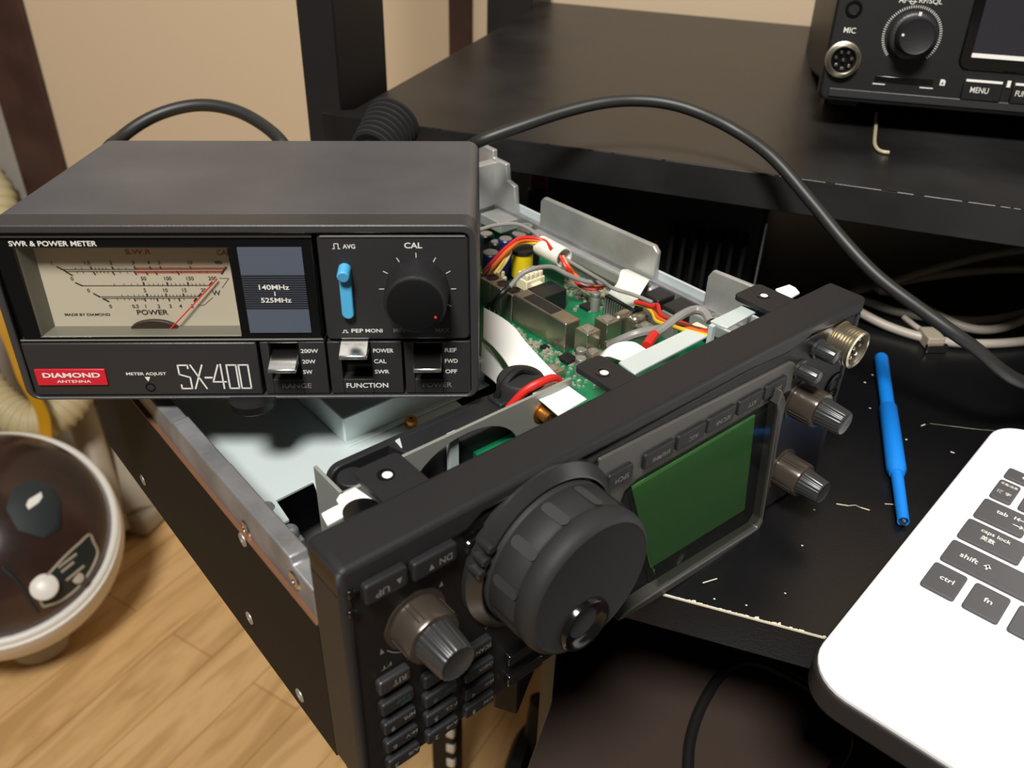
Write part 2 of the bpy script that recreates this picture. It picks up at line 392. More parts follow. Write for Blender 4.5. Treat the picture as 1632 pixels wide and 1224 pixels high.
# chair caster-like foot seen through the gap below the radio
ft = thing('chair_caster', 'blurred black chair caster standing on the wood floor below the radio', 'caster', WF, loc=WF.at(846, 1262, 2, FLOOR))
MB().lathe((-26, 0, 44), (1, 0, 0), [(34, 0), (44, 5), (44, 19), (34, 24)], 28).build('wheel', 'psu', ft)
MB().lathe((4, 0, 44), (1, 0, 0), [(34, 0), (44, 5), (44, 19), (34, 24)], 28).build('wheel', 'psu', ft)
MB().cyl((0, 0, 44), (0, 30, 130), 16, 16).build('stem', 'psu', ft)

pd = thing('power_strip', 'dark strip with pale studs standing on the floor below the radio keypad', 'strip', WF, loc=WF.at(712, 1290, 2, FLOOR))
MB().box(-16, 10, 0, 26, 0, 170).build('body', 'psu', pd, bevel=2)
for k in range(6): MB().box(1, 10.5, -1.5, 6, 8+k*26, 22+k*26).build('stud', 'offwhite', pd, bevel=2)
# ================================================================ BLACK CABLES
def dpath(pts): return [WF.depth(u, v, d) for u, v, d in pts]
single(MB().tube((lambda q: q[:-1]+[q[-1], np.array([262., 318, 18]), np.array([310., 352, 4]), np.array([380., 372, 3.4])])([SXF.world((128, 104, 34)), SXF.world((131, 122, 36))]+dpath([(735, 245, 452), (752, 232, 440), (772, 222, 434), (830, 201, 434), (900, 178, 436), (960, 164, 437), (1010, 160, 438), (1060, 164, 437), (1110, 178, 434), (1170, 207, 432), (1230, 250, 424), (1290, 318, 416), (1345, 385, 408), (1400, 442, 402), (1470, 495, 396), (1545, 548, 392), (1640, 612, 400)])), 3.1, 14),
       'coaxial_cable', 'cable', 'long black coaxial cable arching from behind the power meter across the shelf edge', 'cable')
single(MB().tube([np.array(q, float) for q in ((-60, 260, FLOOR+4), (-140, 255, FLOOR+4), (-185, 270, -600), (-198, 285, -350), (-208, 280, -180), (-240, 275, -60), (-270, 262, 10), (-285, 256, 50))]+dpath([(170, 250, 493), (195, 218, 505), (240, 188, 512), (290, 171, 515), (335, 168, 515), (380, 178, 512), (420, 200, 506), (450, 228, 498), (468, 268, 490)])+[SXF.world((34, 126, 34)), SXF.world((34, 104, 34))], 3.7, 14),
       'coaxial_cable', 'cable', 'thick black coaxial cable arched against the beige wall behind the power meter', 'cable')
rb = MB(); cc = WF.depth(592, 232, 440)
for k in range(8):
    rb.lathe(cc+np.array([0, 3.4*k, -3+1.0*k]), (0, 1, .3), [(10.0+.45*k, 0), (11.8+.45*k, .7), (11.8+.45*k, 1.9), (10.0+.45*k, 2.6)], 36)
rb.lathe(cc+np.array([0, 0, -3]), (0, 1, .3), [(10, 0), (12.5, 28)], 36)
rh = thing('ribbed_hose', 'ribbed black corrugated hose peeking over the back of the power meter by the post', 'hose', WF)
rb.build('sleeve', 'rubber', rh)
MB().tube([cc+np.array([0, 2, -3]), cc+np.array([-2, -8, -8]), cc+np.array([-6, -14, -30]), np.array([cc[0]-8, cc[1]-14, 14]), np.array([cc[0]-20, cc[1]-4, 7.5]), np.array([cc[0]-34, cc[1]+14, 7.2])], 7, 16).build('tail', 'rubber', rh)

# grey cable coil on the desk at right
gc = thing('coiled_cable', 'coil of warm grey cable lying on the desk under the shelf', 'cable', WF)
def gp(u, v, z): return WF.at(u, v, 2, z)
loop = [gp(1345, 470, 3), gp(1385, 482, 3), gp(1430, 497, 3), gp(1500, 508, 3), gp(1570, 510, 3), gp(1640, 496, 3), gp(1730, 455, 3), (330, 470, 3), (300, 500, 3), (220, 470, 3), gp(1390, 458, 3), gp(1345, 480, 6.5), gp(1375, 500, 6), gp(1420, 522, 3.5), gp(1480, 540, 3), gp(1550, 548, 3), gp(1640, 543, 3), gp(1760, 520, 3), (345, 480, 3), (300, 520, 9), (230, 490, 9), gp(1410, 455, 9), gp(1440, 470, 9), gp(1490, 500, 8), gp(1540, 522, 6), gp(1590, 524, 6), gp(1650, 503, 6), gp(1740, 470, 5)]
MB().tube(loop, 2.7, 12).build('cord', 'greycable', gc)
pa = gp(1478, 530, 5); pb = gp(1506, 566, 4)
MB().tube([gp(1440, 505, 8), gp(1462, 522, 6), pa], 1.6, 10).build('plug_lead', 'greycable', gc)
dv = np.array(pb)-np.array(pa); dv[2] = 0; dv /= np.linalg.norm(dv); pv = np.array([-dv[1], dv[0], 0])
def obox(mb, o, d, p, l0, l1, w0, w1, z0, z1):
    q = [(l0, w0), (l1, w0), (l1, w1), (l0, w1)]
    return mb.prism([tuple((np.array(o)+d*a+p*b)[:2]) for a, b in q], 2, z0, z1)
obox(MB(), pa, dv, pv, -2, 12, -5, 5, .3, 8).build('plug', 'beige', gc, bevel=.8)
obox(MB(), pa, dv, pv, 12, 15, -6, 6, .3, 5).build('plug_tip', 'chrome', gc, bevel=.3)

# black box under the shelf + red plug
pu = thing('power_supply', 'black finned power supply box on the desk under the shelf', 'power supply', WF, loc=(0, 0, 0))
MB().box(-60, 74, 372, 640, 3, 68).build('case', 'psu', pu, bevel=2)
fn = MB()
for k in range(7): fn.box(24+k*7, 26.5+k*7, 352, 372, 8, 44)
fn.build('heat_sink', 'psu', pu, bevel=.4)
MB().box(76, 77.2, 376, 377.2, 5, 50).build('bracket', 'chrome', pu, label='thin bright bracket edge on its corner')
for x in (-50, 62):
    for y in (385, 630): MB().cyl((x, y, 0), (x, y, 3.2), 5, 16).build('rubber_foot', 'rubber', pu)
rp_ = WF.depth(880, 288, 640)
rd = thing('power_plug', 'dim red plug on the desk in the dark below the shelf', 'plug', WF, loc=(rp_[0], rp_[1], 0))
MB().box(-16, 16, -9, 9, 0, max(8, rp_[2]-6)).build('body', 'chipblack', rd, bevel=1)
MB().box(-15, 15, -8, 8, max(8, rp_[2]-6), rp_[2]+8).build('red_cap', 'redplug', rd, bevel=2)

# blue adjusting tool
a = WF.at(1404, 569, 2, 4.2); b = WF.at(1440, 833, 2, 3.2); d = b-a; L = np.linalg.norm(d)
tl = thing('trimming_tool', 'bright blue plastic trimmer adjusting tool lying on the black desk', 'tool', WF, loc=(a[0], a[1], 0))
a0 = np.array([0, 0, a[2]]); dn = d/L
def tp(k): return a0+dn*L*k
MB().lathe(tp(0), d, [(2.6, 0), (3.3, .6), (3.6, 1.6), (3.4, L*.36)], 28).build('shaft', 'blue', tl)
MB().lathe(tp(.36), d, [(3.3, 0), (4.3, 1.2), (4.3, L*.375), (3.2, L*.40)], 48, flute=lambda q: 1+.028*math.cos(24*q)).build('grip', 'blue', tl, smooth=60)
MB().lathe(tp(.75), d, [(3.0, 0), (2.7, 2), (2.5, L*.245), (2.1, L*.245), (2.0, L*.235)], 28).build('shaft', 'blue', tl)
MB().cyl(tp(.985), tp(1.004), 1.8, 16, r1=1.0).build('tip', 'chrome', tl, label='small clear metal tip')

# L-shaped key on the shelf
hk = [WF.at(u, v, 2, SZ+1.2) for u, v in ((1397, 180), (1396, 200), (1394, 222), (1395, 232), (1400, 239), (1408, 242), (1417, 243))]
single(MB().tube(hk, 1.0, 8, 6), 'hex_key', 'palehook', 'small L-shaped pale hex key lying on the shelf below the large radio', 'hex key')
# ================================================================ VACUUM CLEANER
VC_ = WF.depth(2, 866, 1085)
VF = Frame(rotz(math.radians(52)) @ rotx(math.radians(30)), VC_)
vc = thing('vacuum_cleaner', 'white canister vacuum cleaner with smoked dust cup on the wood floor', 'vacuum cleaner', VF)
MB().ellipsoid((0, 0, 0), (141, 143, 118), 64, 24, z0=-1, z1=.22, p=.8).build('shell', 'vacwhite', vc, smooth=60)
DCC, DCR = np.array([0., 4, 22.]), np.array([129., 131, 92.])
MB().ellipsoid(DCC, DCR, 64, 20, z0=.02, z1=1, p=1).build('dust_cup', 'domeglass', vc, smooth=70)
MB().tube([(133*math.cos(t), 3+134*math.sin(t), 26) for t in np.linspace(0, 2*math.pi, 61)], 5.5, 12, 0).build('rim', 'vacwhite', vc)
def dome(u, v, k=1.0):                # hit of a sight line with the dust cup
    d = VF.R.T @ (RC.T @ np.array([(u-816)/F_PX, (v-612)/F_PX, 1.])); o = VF.R.T @ (CAM-VF.o)
    r = (DCR+1.2)*k; A = d/r; B = (o-DCC)/r
    qa, qb, qc = A@A, 2*A@B, B@B-1; D = qb*qb-4*qa*qc
    return o+d*((-qb-math.sqrt(max(D, 0)))/(2*qa))
UP = np.array([0, 0, 1.])
def patch(P, name, m, parent, up=1.5):
    mb = MB(); n_ = len(P); cu, cv = sum(p[0] for p in P)/n_, sum(p[1] for p in P)/n_; vs = []; K = 5
    for k in range(1, K+1):
        for p in P: vs.append(dome(cu+(p[0]-cu)*k/K, cv+(p[1]-cv)*k/K)+UP*up)
    t_ = vs[-n_:]; vs += [dome(*p)-UP*1 for p in P]+[dome(cu, cv)+UP*up]; fs = []
    for k in range(K):
        for i in range(n_): j = (i+1) % n_; fs.append((k*n_+i, k*n_+j, (k+1)*n_+j, (k+1)*n_+i))
    fs += [(i, (i+1) % n_, len(vs)-1) for i in range(n_)]
    mb.add(vs, fs); return mb.build(name, m, parent, smooth=60), t_
patch([(10, 812), (18, 780), (50, 764), (82, 772), (98, 800), (98, 842), (70, 858), (30, 846)], 'filter', 'vacdark', vc, 1.0)
lb, t_ = patch([(70, 968), (58, 940), (78, 916), (104, 888), (128, 866), (143, 853), (150, 866), (156, 882), (146, 908), (124, 938), (98, 958)], 'label_panel', 'vacdark', vc, 1.4)
MB().tube([p+UP*1 for p in t_+[t_[0]]], 1.7, 8, 3).build('label_outline', 'beige', lb)
MB().lathe(dome(71, 936), (0, -.25, 1), [(15, -2), (15, 6), (12, 8), (2, 8.5)], 28).build('button', 'vacwhite', vc, label='round white button')
MB().lathe(dome(124, 922), (.1, -.2, 1), [(6.5, -1), (6.5, 4), (2, 4.5)], 20).build('indicator', 'beige', vc)
for q0, q1 in (((93, 906), (122, 884)), ((98, 913), (118, 897)), ((106, 926), (134, 903))):
    MB().tube([dome(*q0)+UP*2.2, dome(*q1)+UP*2.2], 1.8, 6, 0).build('label_print', 'beige', lb)
patch([(42, 806), (46, 797), (66, 785), (68, 793), (62, 802), (46, 813)], 'maker_plate', 'offwhite', vc, 2.0)
MB().tube([dome(4, 905)+UP*1, dome(30, 930)+UP*1, dome(60, 975)+UP*1], 2, 8, 6).build('cup_seam', 'vacdark', vc)
_fl = VF.R.T @ np.array([0, 0, 1.])
def vw(p): return VF.R.T @ (np.asarray(p, float)-VF.o)
for wx in (-58, 40):
    g_ = WF.at(20, 1030, 2, FLOOR+30); c0 = np.array([VC_[0]+wx, VC_[1]-20-wx*.2, FLOOR+34.])
    MB().lathe(vw(c0), VF.R.T @ np.array([.8, -.6, 0]), [(28, -12), (34, -8), (34, 8), (28, 12)], 28).build('wheel', 'beige', vc)
def vl(p): return vw(p)
hp = [vl(WF.depth(u, v, dd)) for u, v, dd in ((-175, 700, 1260), (-165, 520, 1235), (-120, 330, 1205), (-50, 272, 1185), (-12, 300, 1180), (2, 340, 1180), (-6, 395, 1180), (-34, 450, 1182), (-58, 510, 1188), (-48, 575, 1190), (-20, 622, 1190), (12, 655, 1190), (50, 672, 1195), (90, 660, 1205), (114, 632, 1215), (122, 590, 1228), (116, 540, 1245), (108, 490, 1262))]
L_ = catmull(hp, 20); nL = len(L_)
MB().tube(L_, 26, 22, 0, rfun=lambda t: (22 if t < .42 else 25)+3.0*(.5+.5*math.cos(2*math.pi*t*(nL-1)/6.))).build('hose', 'hose', vc, smooth=80)
wand = thing('vacuum_wand', 'grey beige vacuum wand tube standing on the floor nearest the white vacuum', 'vacuum wand', WF, loc=WF.at(192, 862, 2, FLOOR))
def wl(o, u, v, dd): return WF.depth(u, v, dd)-np.array([x/MM for x in o.location])
MB().cyl((0, 0, 18), wl(wand, 128, 655, 1320)*1.32, 21, 28).build('tube', 'beige', wand)
MB().cyl((-6, 10, 16), wl(wand, 168, 780, 1350)*1.02, 25, 28).build('collar', 'beige', wand, bevel=2)
w2 = thing('floor_nozzle', 'wide beige vacuum nozzle and tube standing on the floor behind the desk corner', 'vacuum nozzle', WF, loc=WF.at(226, 838, 2, FLOOR))
MB().cyl((0, 0, 20), wl(w2, 172, 640, 1420), 36, 32, r1=24).build('tube', 'beige', w2, bevel=3)
MB().box(-34, 30, -24, 36, 0, 40).build('head', 'beige', w2, bevel=12, seg=4)
st = [WF.depth(u, v, dd) for u, v, dd in ((-30, 330, 1130), (-38, 390, 1125), (-28, 450, 1120), (-5, 515, 1120), (14, 560, 1125), (30, 605, 1130), (50, 640, 1140), (62, 668, 1148), (66, 715, 1160))]
sd = [np.array(p)+RC[0]*15+RC[2]*2 for p in st]
MB().ribbon([vl(p) for p in catmull(st, 6)], [vl(p) for p in catmull(sd, 6)], 3, VF.R.T @ RC[2]).build('carry_strap', 'strap', vc, label='amber yellow strap hanging in front of the hose')

# ================================================================ LAPTOP
LT = 15
lap = thing('laptop', 'white laptop with charcoal keys at the right front edge of the desk', 'laptop', LF)
LX0, LY0, LX1, LY1 = 78, 123.6, 375, 325
MB().prism(rrect(LX0, LX1, LY0, LY1, 16, 8), 2, 12.4, LT).build('deck', 'lapwhite', lap, bevel=.7)
MB().prism(rrect(LX0-.9, LX1+.9, LY0-.9, LY1+.9, 16.5, 8), 2, 2.2, 13.2).build('base', 'lapbase', lap, bevel=1.5, seg=3)
for x, y in ((110, 205), (350, 140), (110, 310), (350, 310)): MB().cyl((x, y, 0), (x, y, 2.6), 6, 16).build('rubber_foot', 'rubber', lap)
def lp(u, v): return LF.at(u, v, 2, LT+1.2)
keys = [('ctrl', 91.4, 103.8, 189.6, 205.4, 'k'), ('fn', 106.6, 119.2, 189.6, 205.4, ''), ('win', 122.2, 134.8, 189.6, 205.4, ''), ('shift', 91.8, 124, 208.3, 222.9, ''), ('Z', 126.9, 139, 208.3, 222.9, ''),
        ('caps', 91.9, 115.1, 225.9, 240.2, ''), ('A', 118.0, 130.4, 225.9, 240.2, ''), ('tab', 92.3, 111.3, 243.1, 258.0, ''), ('Q', 114.2, 126.6, 243.1, 258, ''), ('W', 129.6, 142, 243.1, 258, ''),
        ('han', 92.8, 101.4, 260.9, 275.9, ''), ('1', 104.1, 116.4, 260.9, 275.9, ''), ('2', 119.3, 131.6, 260.9, 275.9, ''), ('3', 134.6, 147, 260.9, 275.9, ''), ('esc', 93.0, 106, 278.8, 287.0, ''), ('f1', 109, 122, 278.8, 287, '')]
R_, U_ = (1, 0, 0), (0, 1, 0)
for nm, x0, x1, y0, y1, _ in keys:
    k = MB().prism(rrect(x0, x1, y0, y1, 1.3, 4), 2, LT-.3, LT+1.3).build('key', 'key', lap, bevel=.35)
    if nm == 'ctrl':
        k.data.name = 'key'
    tz = LT+1.3; t = MB()
    def T(s, x, y, w, h): t.text(s, (x, y, tz), R_, U_, w, h, .012)
    if nm == 'ctrl': T('ctrl', x0+4.4, 197, 5.0, 2.6)
    elif nm == 'fn': T('fn', x0+5.0, 197, 3.0, 2.6)
    elif nm == 'shift':
        T('shift', x0+5.2, 214.4, 6.6, 2.9); t.line((x0+15.2, 214.2, tz), (x0+15.2, 217, tz), .7, (0, 0, 1)); t.poly([(x0+13.7, 215.6, tz+.12), (x0+16.7, 215.6, tz+.12), (x0+15.2, 217.7, tz+.12)])
    elif nm == 'caps': T('caps lock', x0+6.2, 234.2, 11.2, 3.0); T('英数', x0+7.4, 230.0, 5.4, 3.0)
    elif nm == 'tab':
        T('tab', x0+6.4, 251.0, 4.4, 2.6)
        for yy, dr in ((253.0, -1), (248.4, 1)):
            xa, xb = x0+13.8, x0+17.8; t.line((xa, yy, tz), (xb, yy, tz), .5, (0, 0, 1)); xe = xa-.5 if dr < 0 else xb+.5
            t.line((xe, yy-1.1, tz), (xe, yy+1.1, tz), .45, (0, 0, 1)); xt = xa if dr < 0 else xb
            t.line((xt, yy, tz), (xt-dr*1.3, yy+1.1, tz), .4, (0, 0, 1)); t.line((xt, yy, tz), (xt-dr*1.3, yy-1.1, tz), .4, (0, 0, 1))
    elif nm == 'han': T('半角/全角', x0+1.0, 272.0, 6.6, 1.9); T('漢 字', x0+1.4, 265.2, 5.6, 2.3)
    elif nm == 'esc': T('esc', x0+6.4, 282.0, 4.6, 1.9)
    elif nm == 'win':
        for i in (0, 1):
            for j in (0, 1): t.box(x0+5.2+i*1.8, x0+6.8+i*1.8, 196.6+j*1.8, 198.2+j*1.8, tz, tz+.12)
    else: T(nm, x0+4.5, (y0+y1)/2, None, 2.6)
    t.build('legend', 'ink', k)
# open lid behind the keyboard
sl = MB(); lid = Frame(rotx(math.radians(18)), (0, LY1, LT))
sc_ = MB().box(104, LX1-4, -3, 3, 2, 190); sc_.v = [tuple(lid.world(p)) for p in sc_.v]
lid_o = sc_.build('lid', 'lapwhite', lap, bevel=1.5)
sc_ = MB().box(112, LX1-14, -3.4, -2.9, 18, 178); sc_.v = [tuple(lid.world(p)) for p in sc_.v]
sc_.build('screen', 'glow', lid_o, label='lit laptop screen')
MB().cyl((120, LY1-3, LT-2), (LX1-20, LY1-3, LT-2), 4, 20).build('hinge', 'lapbase', lap)

# ================================================================ SWR / POWER METER
sx = thing('power_meter', 'charcoal box-shaped power meter with cream dial window resting across the opened radio', 'power meter', SXF)
N_ = (0, -1, 0); RX, UZ = (1, 0, 0), (0, 0, 1)
MB().prism(rrect(0, 156, 0.8, 63.2, 4.5, 6), 1, 11.2, 103).build('case', 'case', sx, bevel=.5)
MB().ring(rrect(0, 156.2, 0, 63.4, 4.5, 6), rrect(2.4, 153.6, 1.0, 60.6, 2.2, 6), 1, 0, 11).build('bezel', 'bezel', sx, bevel=.7)
MB().box(2, 154, 9, 12, 1, 61).build('back_plate', 'face', sx)
ft = MB()
_f = SXF.at(405, 648, 2, -3)
for x, y, r in ((_f[0], _f[1], 8), (_f[0], 92, 8), (148, 14, 5), (148, 92, 5)): MB().lathe((x, y, .8), (0, 0, -1), [(r, 0), (r-.4, 3), (r-1.4, 3.8), (.4, 3.8)], 28).build('rubber_foot', 'plastic2', sx)
# meter window
wb = MB().ring([(3, 22.6), (103.6, 22.6), (103.6, 60.2), (3, 60.2)], [(10, 23.8), (76.6, 23.8), (76.6, 55.4), (10, 55.4)], 1, 1.2, 4.5).build('window_surround', 'gloss', sx, bevel=.5)
MB().box(3, 103.8, .5, 1.3, 59.1, 59.7).build('bevel_highlight', 'chrome', sx); MB().box(106.4, 152.4, .5, 1.3, 59.2, 59.6).build('bevel_highlight', 'steel', sx); MB().box(3, 103.8, .9, 1.3, 22.5, 22.9).build('bevel_highlight', 'steel', sx)  # thin bright strips modelled in place of the highlights on the bevel edges
tr = MB()
fo = [(10, 23.8), (76.6, 23.8), (76.6, 55.4), (10, 55.4)]; fi = [(12, 24.6), (75.4, 24.6), (75.4, 54.6), (12, 54.6)]
tr.add([(p[0], 1.4, p[1]) for p in fo]+[(p[0], 8.2, p[1]) for p in fi]+[(p[0]+(-.6 if p[0] < 40 else .6), 1.4, p[1]+(-.6 if p[1] < 40 else .6)) for p in fo]+[(p[0]+(-.6 if p[0] < 40 else .6), 8.2, p[1]+(-.6 if p[1] < 40 else .6)) for p in fi],
       [(i, (i+1) % 4, 4+(i+1) % 4, 4+i) for i in range(4)]+[(8+i, 12+i, 12+(i+1) % 4, 8+(i+1) % 4) for i in range(4)])
tr.build('window_recess', 'dialwall', sx)
dc = MB().box(11.4, 76, 8, 8.8, 23.5, 55.2).build('dial_card', 'dial', sx)
Y = 8.0; ik = MB(); rd = MB()
def t8(s, x, z, h, w=None, mb=None, b=.02): (mb or ik).text(s, (x, Y, z), RX, UZ, w, h, b)
def tc(s, xc, zc, h, mb=None, w=None):
    g, _ = glyphs(s, .015); sz = g.max(0)-g.min(0); ww = w or sz[0]*h/sz[1]; (mb or ik).text(s, (xc-ww/2, Y, zc-h/2), RX, UZ, ww, h, .015)
def ln(x0, z0, x1, z1, w, mb=None): (mb or ik).line((x0, Y, z0), (x1, Y, z1), w, N_)
t8('S.W.R', 41.3, 50.6, 1.7, 8.4, rd); t8('CAL', 70.8, 50.2, 1.8, 4.4, rd)
for s, x in (('1', 16.6), ('1.5', 28.1), ('2', 35.8), ('3', 43.1), ('4', 48.1), ('5', 51.5), ('10', 61.6), ('∞', 70.8)): tc(s, x, 47.7, 1.3 if s != '∞' else 1.1, w=2.4 if s == '∞' else None)
ln(19.6, 45.35, 73.4, 45.35, .22); ln(20.4, 44.65, 72.4, 44.65, .22)
rd.box(42.9, 72.8, Y-.12, Y-.05, 45.3, 45.95); rd.box(43, 71.6, Y-.12, Y-.05, 44.0, 44.6)
for x in (28.9, 35.9, 43.2, 48.2, 51.6, 61.4): ln(x+.35, 45.3, x-.1, 46.4, .5)
for x in (29.4, 35.6, 42.8, 46.5, 49.6, 56.8): ln(x, 44.6, x+.5, 43.4, .5)
ln(17.9, 46.4, 20.6, 44.7, .5); ln(20.3, 44.7, 22.4, 43.2, .5); ln(73.2, 46.2, 71.2, 43.6, .6)
for x in (24, 26, 30.5, 31.6, 32.8, 34, 38, 40.4, 55, 58, 64, 66.5): ln(x, 45.35, x-.2, 46.0, .22); ln(x, 44.6, x+.2, 43.9, .22)
for s, x in (('0', 21.9), ('50', 45.3), ('100', 53.3), ('150', 60.6), ('200', 68.0)): tc(s, x, 42.1, 1.35)
ln(24.6, 39.55, 66.7, 39.55, .24); ln(22.6, 40.7, 24.7, 39.5, .5); ln(66.6, 39.6, 67.8, 40.8, .6)
for x in (45.0, 52.8, 59.6): ln(x, 39.5, x, 40.8, .55)
for x in (35.3, 38.6, 41, 43, 46.8, 48.3, 49.8, 51.3, 54.2, 55.6, 57, 58.3, 61, 62.3, 63.6, 65): ln(x, 39.6, x-.15, 40.4, .2)
for s, x in (('0', 26.3), ('5', 44.9), ('10', 51.7), ('15', 58.0), ('20', 64.4)): tc(s, x, 37.85, 1.35)
ln(29.3, 35.55, 62.4, 35.55, .22); ln(30.2, 34.95, 61.8, 34.95, .22)
ln(27.6, 36.8, 29.6, 35.4, .5); ln(30.2, 35, 32.2, 33.7, .55); ln(62.2, 35.5, 63.5, 36.7, .6); ln(61.6, 35, 60.4, 33.6, .55)
for x in (45.3, 51.6, 57.4): ln(x, 35.5, x, 36.7, .5)
for x in (37, 39, 41, 42.6, 44, 46.6, 47.8, 49, 50.3, 52.9, 54, 55.2, 56.3, 58.8, 60, 61.2): ln(x, 35.5, x-.1, 36.3, .2)
for x in (40.8, 44.2, 48.3, 52.2, 55.6): ln(x, 35, x+.15, 33.8, .5)
for x in (35, 37.4, 39, 41.6, 42.3, 43, 43.6, 46.2, 47.2, 50.2, 54, 57.2): ln(x, 35, x+.1, 34.2, .2)
for s, x in (('0', 32.3), ('0.5', 40.6), ('1', 44.0), ('2', 48.4), ('3', 52.3), ('4', 55.7), ('5', 59.6)): tc(s, x, 32.0, 1.35)
t8('POWER', 40.6, 28.8, 1.9, 10.5); t8('MADE BY DIAMOND', 16.3, 28.5, .95, 15.2); tc('W', 68.4, 36.8, 1.9)
ln(70.2, 42.1, 73.4, 42.1, .14); ln(73.4, 42.1, 70.6, 38.6, .14); ln(67, 35.2, 63.6, 32.3, .14); ln(63.6, 32.3, 61.4, 32.3, .14)
ik.build('dial_print', 'inkblack', dc); rd.build('red_scale', 'inkred', dc)
dk = MB(); dk.prism([(45.9+8.2*math.cos(math.radians(a)), 23.6+3.8*math.sin(math.radians(a))) for a in range(0, 181, 10)], 1, 6.2, 7.9); dk.build('pivot_cover', 'disc', sx, bevel=.3)
MB().cyl((51.0, 6.0, 23.9), (69.8, 7.0, 42.2), .24, 8).build('needle', 'needle', sx, label='red dial needle')
MB().box(9.6, 77, 1.9, 2.3, 23.4, 55.8).build('window_pane', 'pane', sx)
fp_ = MB().box(79.8, 100.2, .7, 1.4, 25.4, 55.6).build('frequency_plate', 'slate', sx)
fl = MB()
for k in range(15): fl.box(79.8, 100.2, .55, .75, 34.3+k*.82, 34.3+k*.82+.42)
fl.build('plate_stripes', 'slateline', fp_)
wt = MB()
def tx(s, x0, z0, w, h, y=1.0, mb=None, b=.016):
    t = MB().text(s, (x0, y, z0), RX, UZ, w, h, b); t.build('lettering', 'ink' if mb is None else 'inkdim', sx)
tx('140MHz', 85.0, 41.2, 9.8, 1.75, .5); tx('525MHz', 85.1, 36.6, 9.9, 1.75, .5); wt.line((89.9, .5, 39.0), (89.9, .5, 40.5), .35, N_)
tx('SWR & POWER METER', 8.6, 56.1, 27.4, 1.75, 1.1)
# upper right control panel
MB().prism(rrect(105.2, 153.4, 22.6, 60.0, 1.8, 5), 1, .9, 9).build('control_panel', 'face', sx, bevel=.6)
tx('AVG', 113.3, 55.2, 4.0, 1.5, .9); tx('CAL', 132.9, 55.3, 5.7, 1.95, .9); tx('PEP', 113.6, 25.3, 4.0, 1.4, .9); tx('MONI', 118.3, 25.3, 5.7, 1.4, .9)
dm = MB(); tx('MIN', 127.7, 25.3, 3.7, 1.5, .9, dm); tx('MAX', 141.8, 25.3, 4.7, 1.5, .9, dm)
def sym(x, z, h, w):
    for a, b in (((x, z), (x+.8*w/2.6, z)), ((x+.6, z), (x+.6, z+h)), ((x+.6, z+h), (x+w-.6, z+h)), ((x+w-.6, z+h), (x+w-.6, z)), ((x+w-.8, z), (x+w, z))):
        wt.line((a[0], .9, a[1]), (b[0], .9, b[1]), .25, N_)
sym(110.0, 55.2, 1.7, 2.5); sym(110.5, 25.3, .9, 2.1)
kc = np.array([136.5, .9, 41.2])
for a in (90, 60, 120, 30, 150, 0, 180, -30, 210):
    ca, sa = math.cos(math.radians(a)), math.sin(math.radians(a)); wt.line(kc+np.array([10.9*ca, 0, 10.9*sa]), kc+np.array([12.6*ca, 0, 12.6*sa]), .24, N_)
MB().lathe(kc, (0, -1, 0), [(10.3, -.3), (10.4, 1), (10.1, 11), (9.7, 12.4), (8.6, 13.0), (.5, 13.1)], 56).build('calibration_knob', 'plastic', sx, label='round black knob')
MB().lathe(kc, (0, -1, 0), [(8.9, 12.8), (8.9, 13.05), (8.4, 13.25), (.4, 13.3)], 56).build('knob_face', 'dish', sx)
MB().lathe(kc+np.array([6.4, -13.2, -4.0]), (0, -1, 0), [(.4, 0), (.4, .15)], 12).build('knob_dot', 'needle', sx)
lv = MB(); lv.prism([(c*2.0+113.4, s_*2.0+(48 if s_ >= 0 else 33.4)) for c, s_ in [(math.cos(math.radians(a)), math.sin(math.radians(a))) for a in range(-180, 181, 15)]][:-1], 1, -1.6, 1)
lv.build('mode_button', 'skyblue', sx, bevel=.4, label='sky blue upright lever')
lv2 = MB().cyl((113.4, 1, 48.6), (113.4, -4.4, 47.4), 2.05, 24).build('mode_button', 'skyblue', sx, bevel=.4)
# lower strip
MB().prism([(2.6, 1.3), (81.0, 1.3), (81.0, 21.7), (2.6, 21.7)], 1, .7, 9).build('name_panel', 'face', sx, bevel=.6)
for x0, x1, s0, s1 in ((82.2, 104.0, 85.0, 95.2), (104.9, 129.9, 109.2, 119.5), (130.8, 153.4, 134.0, 143.8)):
    m = MB(); m.box(x0, s0, .9, 9, 1.5, 21.7); m.box(s1, x1, .9, 9, 1.5, 21.7); m.box(s0, s1, .9, 9, 1.5, 7.1); m.box(s0, s1, .9, 9, 21.3, 21.7)
    cp = m.build('switch_panel', 'face', sx, bevel=.35)
    MB().box(s0-.1, s1+.1, 6.4, 7, 7, 21.5).build('slot', 'gloss', cp)
for x0, x1, z in ((85.6, 95.0, 14.5), (109.7, 119.2, 19.6), (134.3, 143.7, 14.5)):
    m = MB().prism([(7, z-2.0), (7, z+3.6), (-1, z+2.5), (-6.4, z+.6), (-6.8, z-.3), (-6.2, z-.9), (-1, z-.6)], 0, x0, x1)
    m.build('slide_lever', 'chrome', sx, bevel=.25, label='chrome slide switch lever')
for s, x, w, z in (('200W', 95.8, 5.9, 17.6), ('20W', 95.9, 4.5, 13.5), ('5W', 95.7, 3.2, 9.4), ('POWER', 120.3, 6.9, 17.6), ('CAL', 120.3, 4.3, 13.5), ('SWR', 120.3, 5, 9.4), ('REF', 144.7, 4.0, 17.7), ('FWD', 144.6, 4.4, 13.5), ('OFF', 144.6, 4.1, 9.4)): tx(s, x, z, w, 1.55, .9)
tx('FUNCTION', 110.1, 3.8, 14.5, 1.9, .9)
tx('RANGE', 87.9, 3.8, 10.1, 1.9, .9, dm); tx('POWER', 136.6, 3.9, 10.2, 1.9, .9, dm)
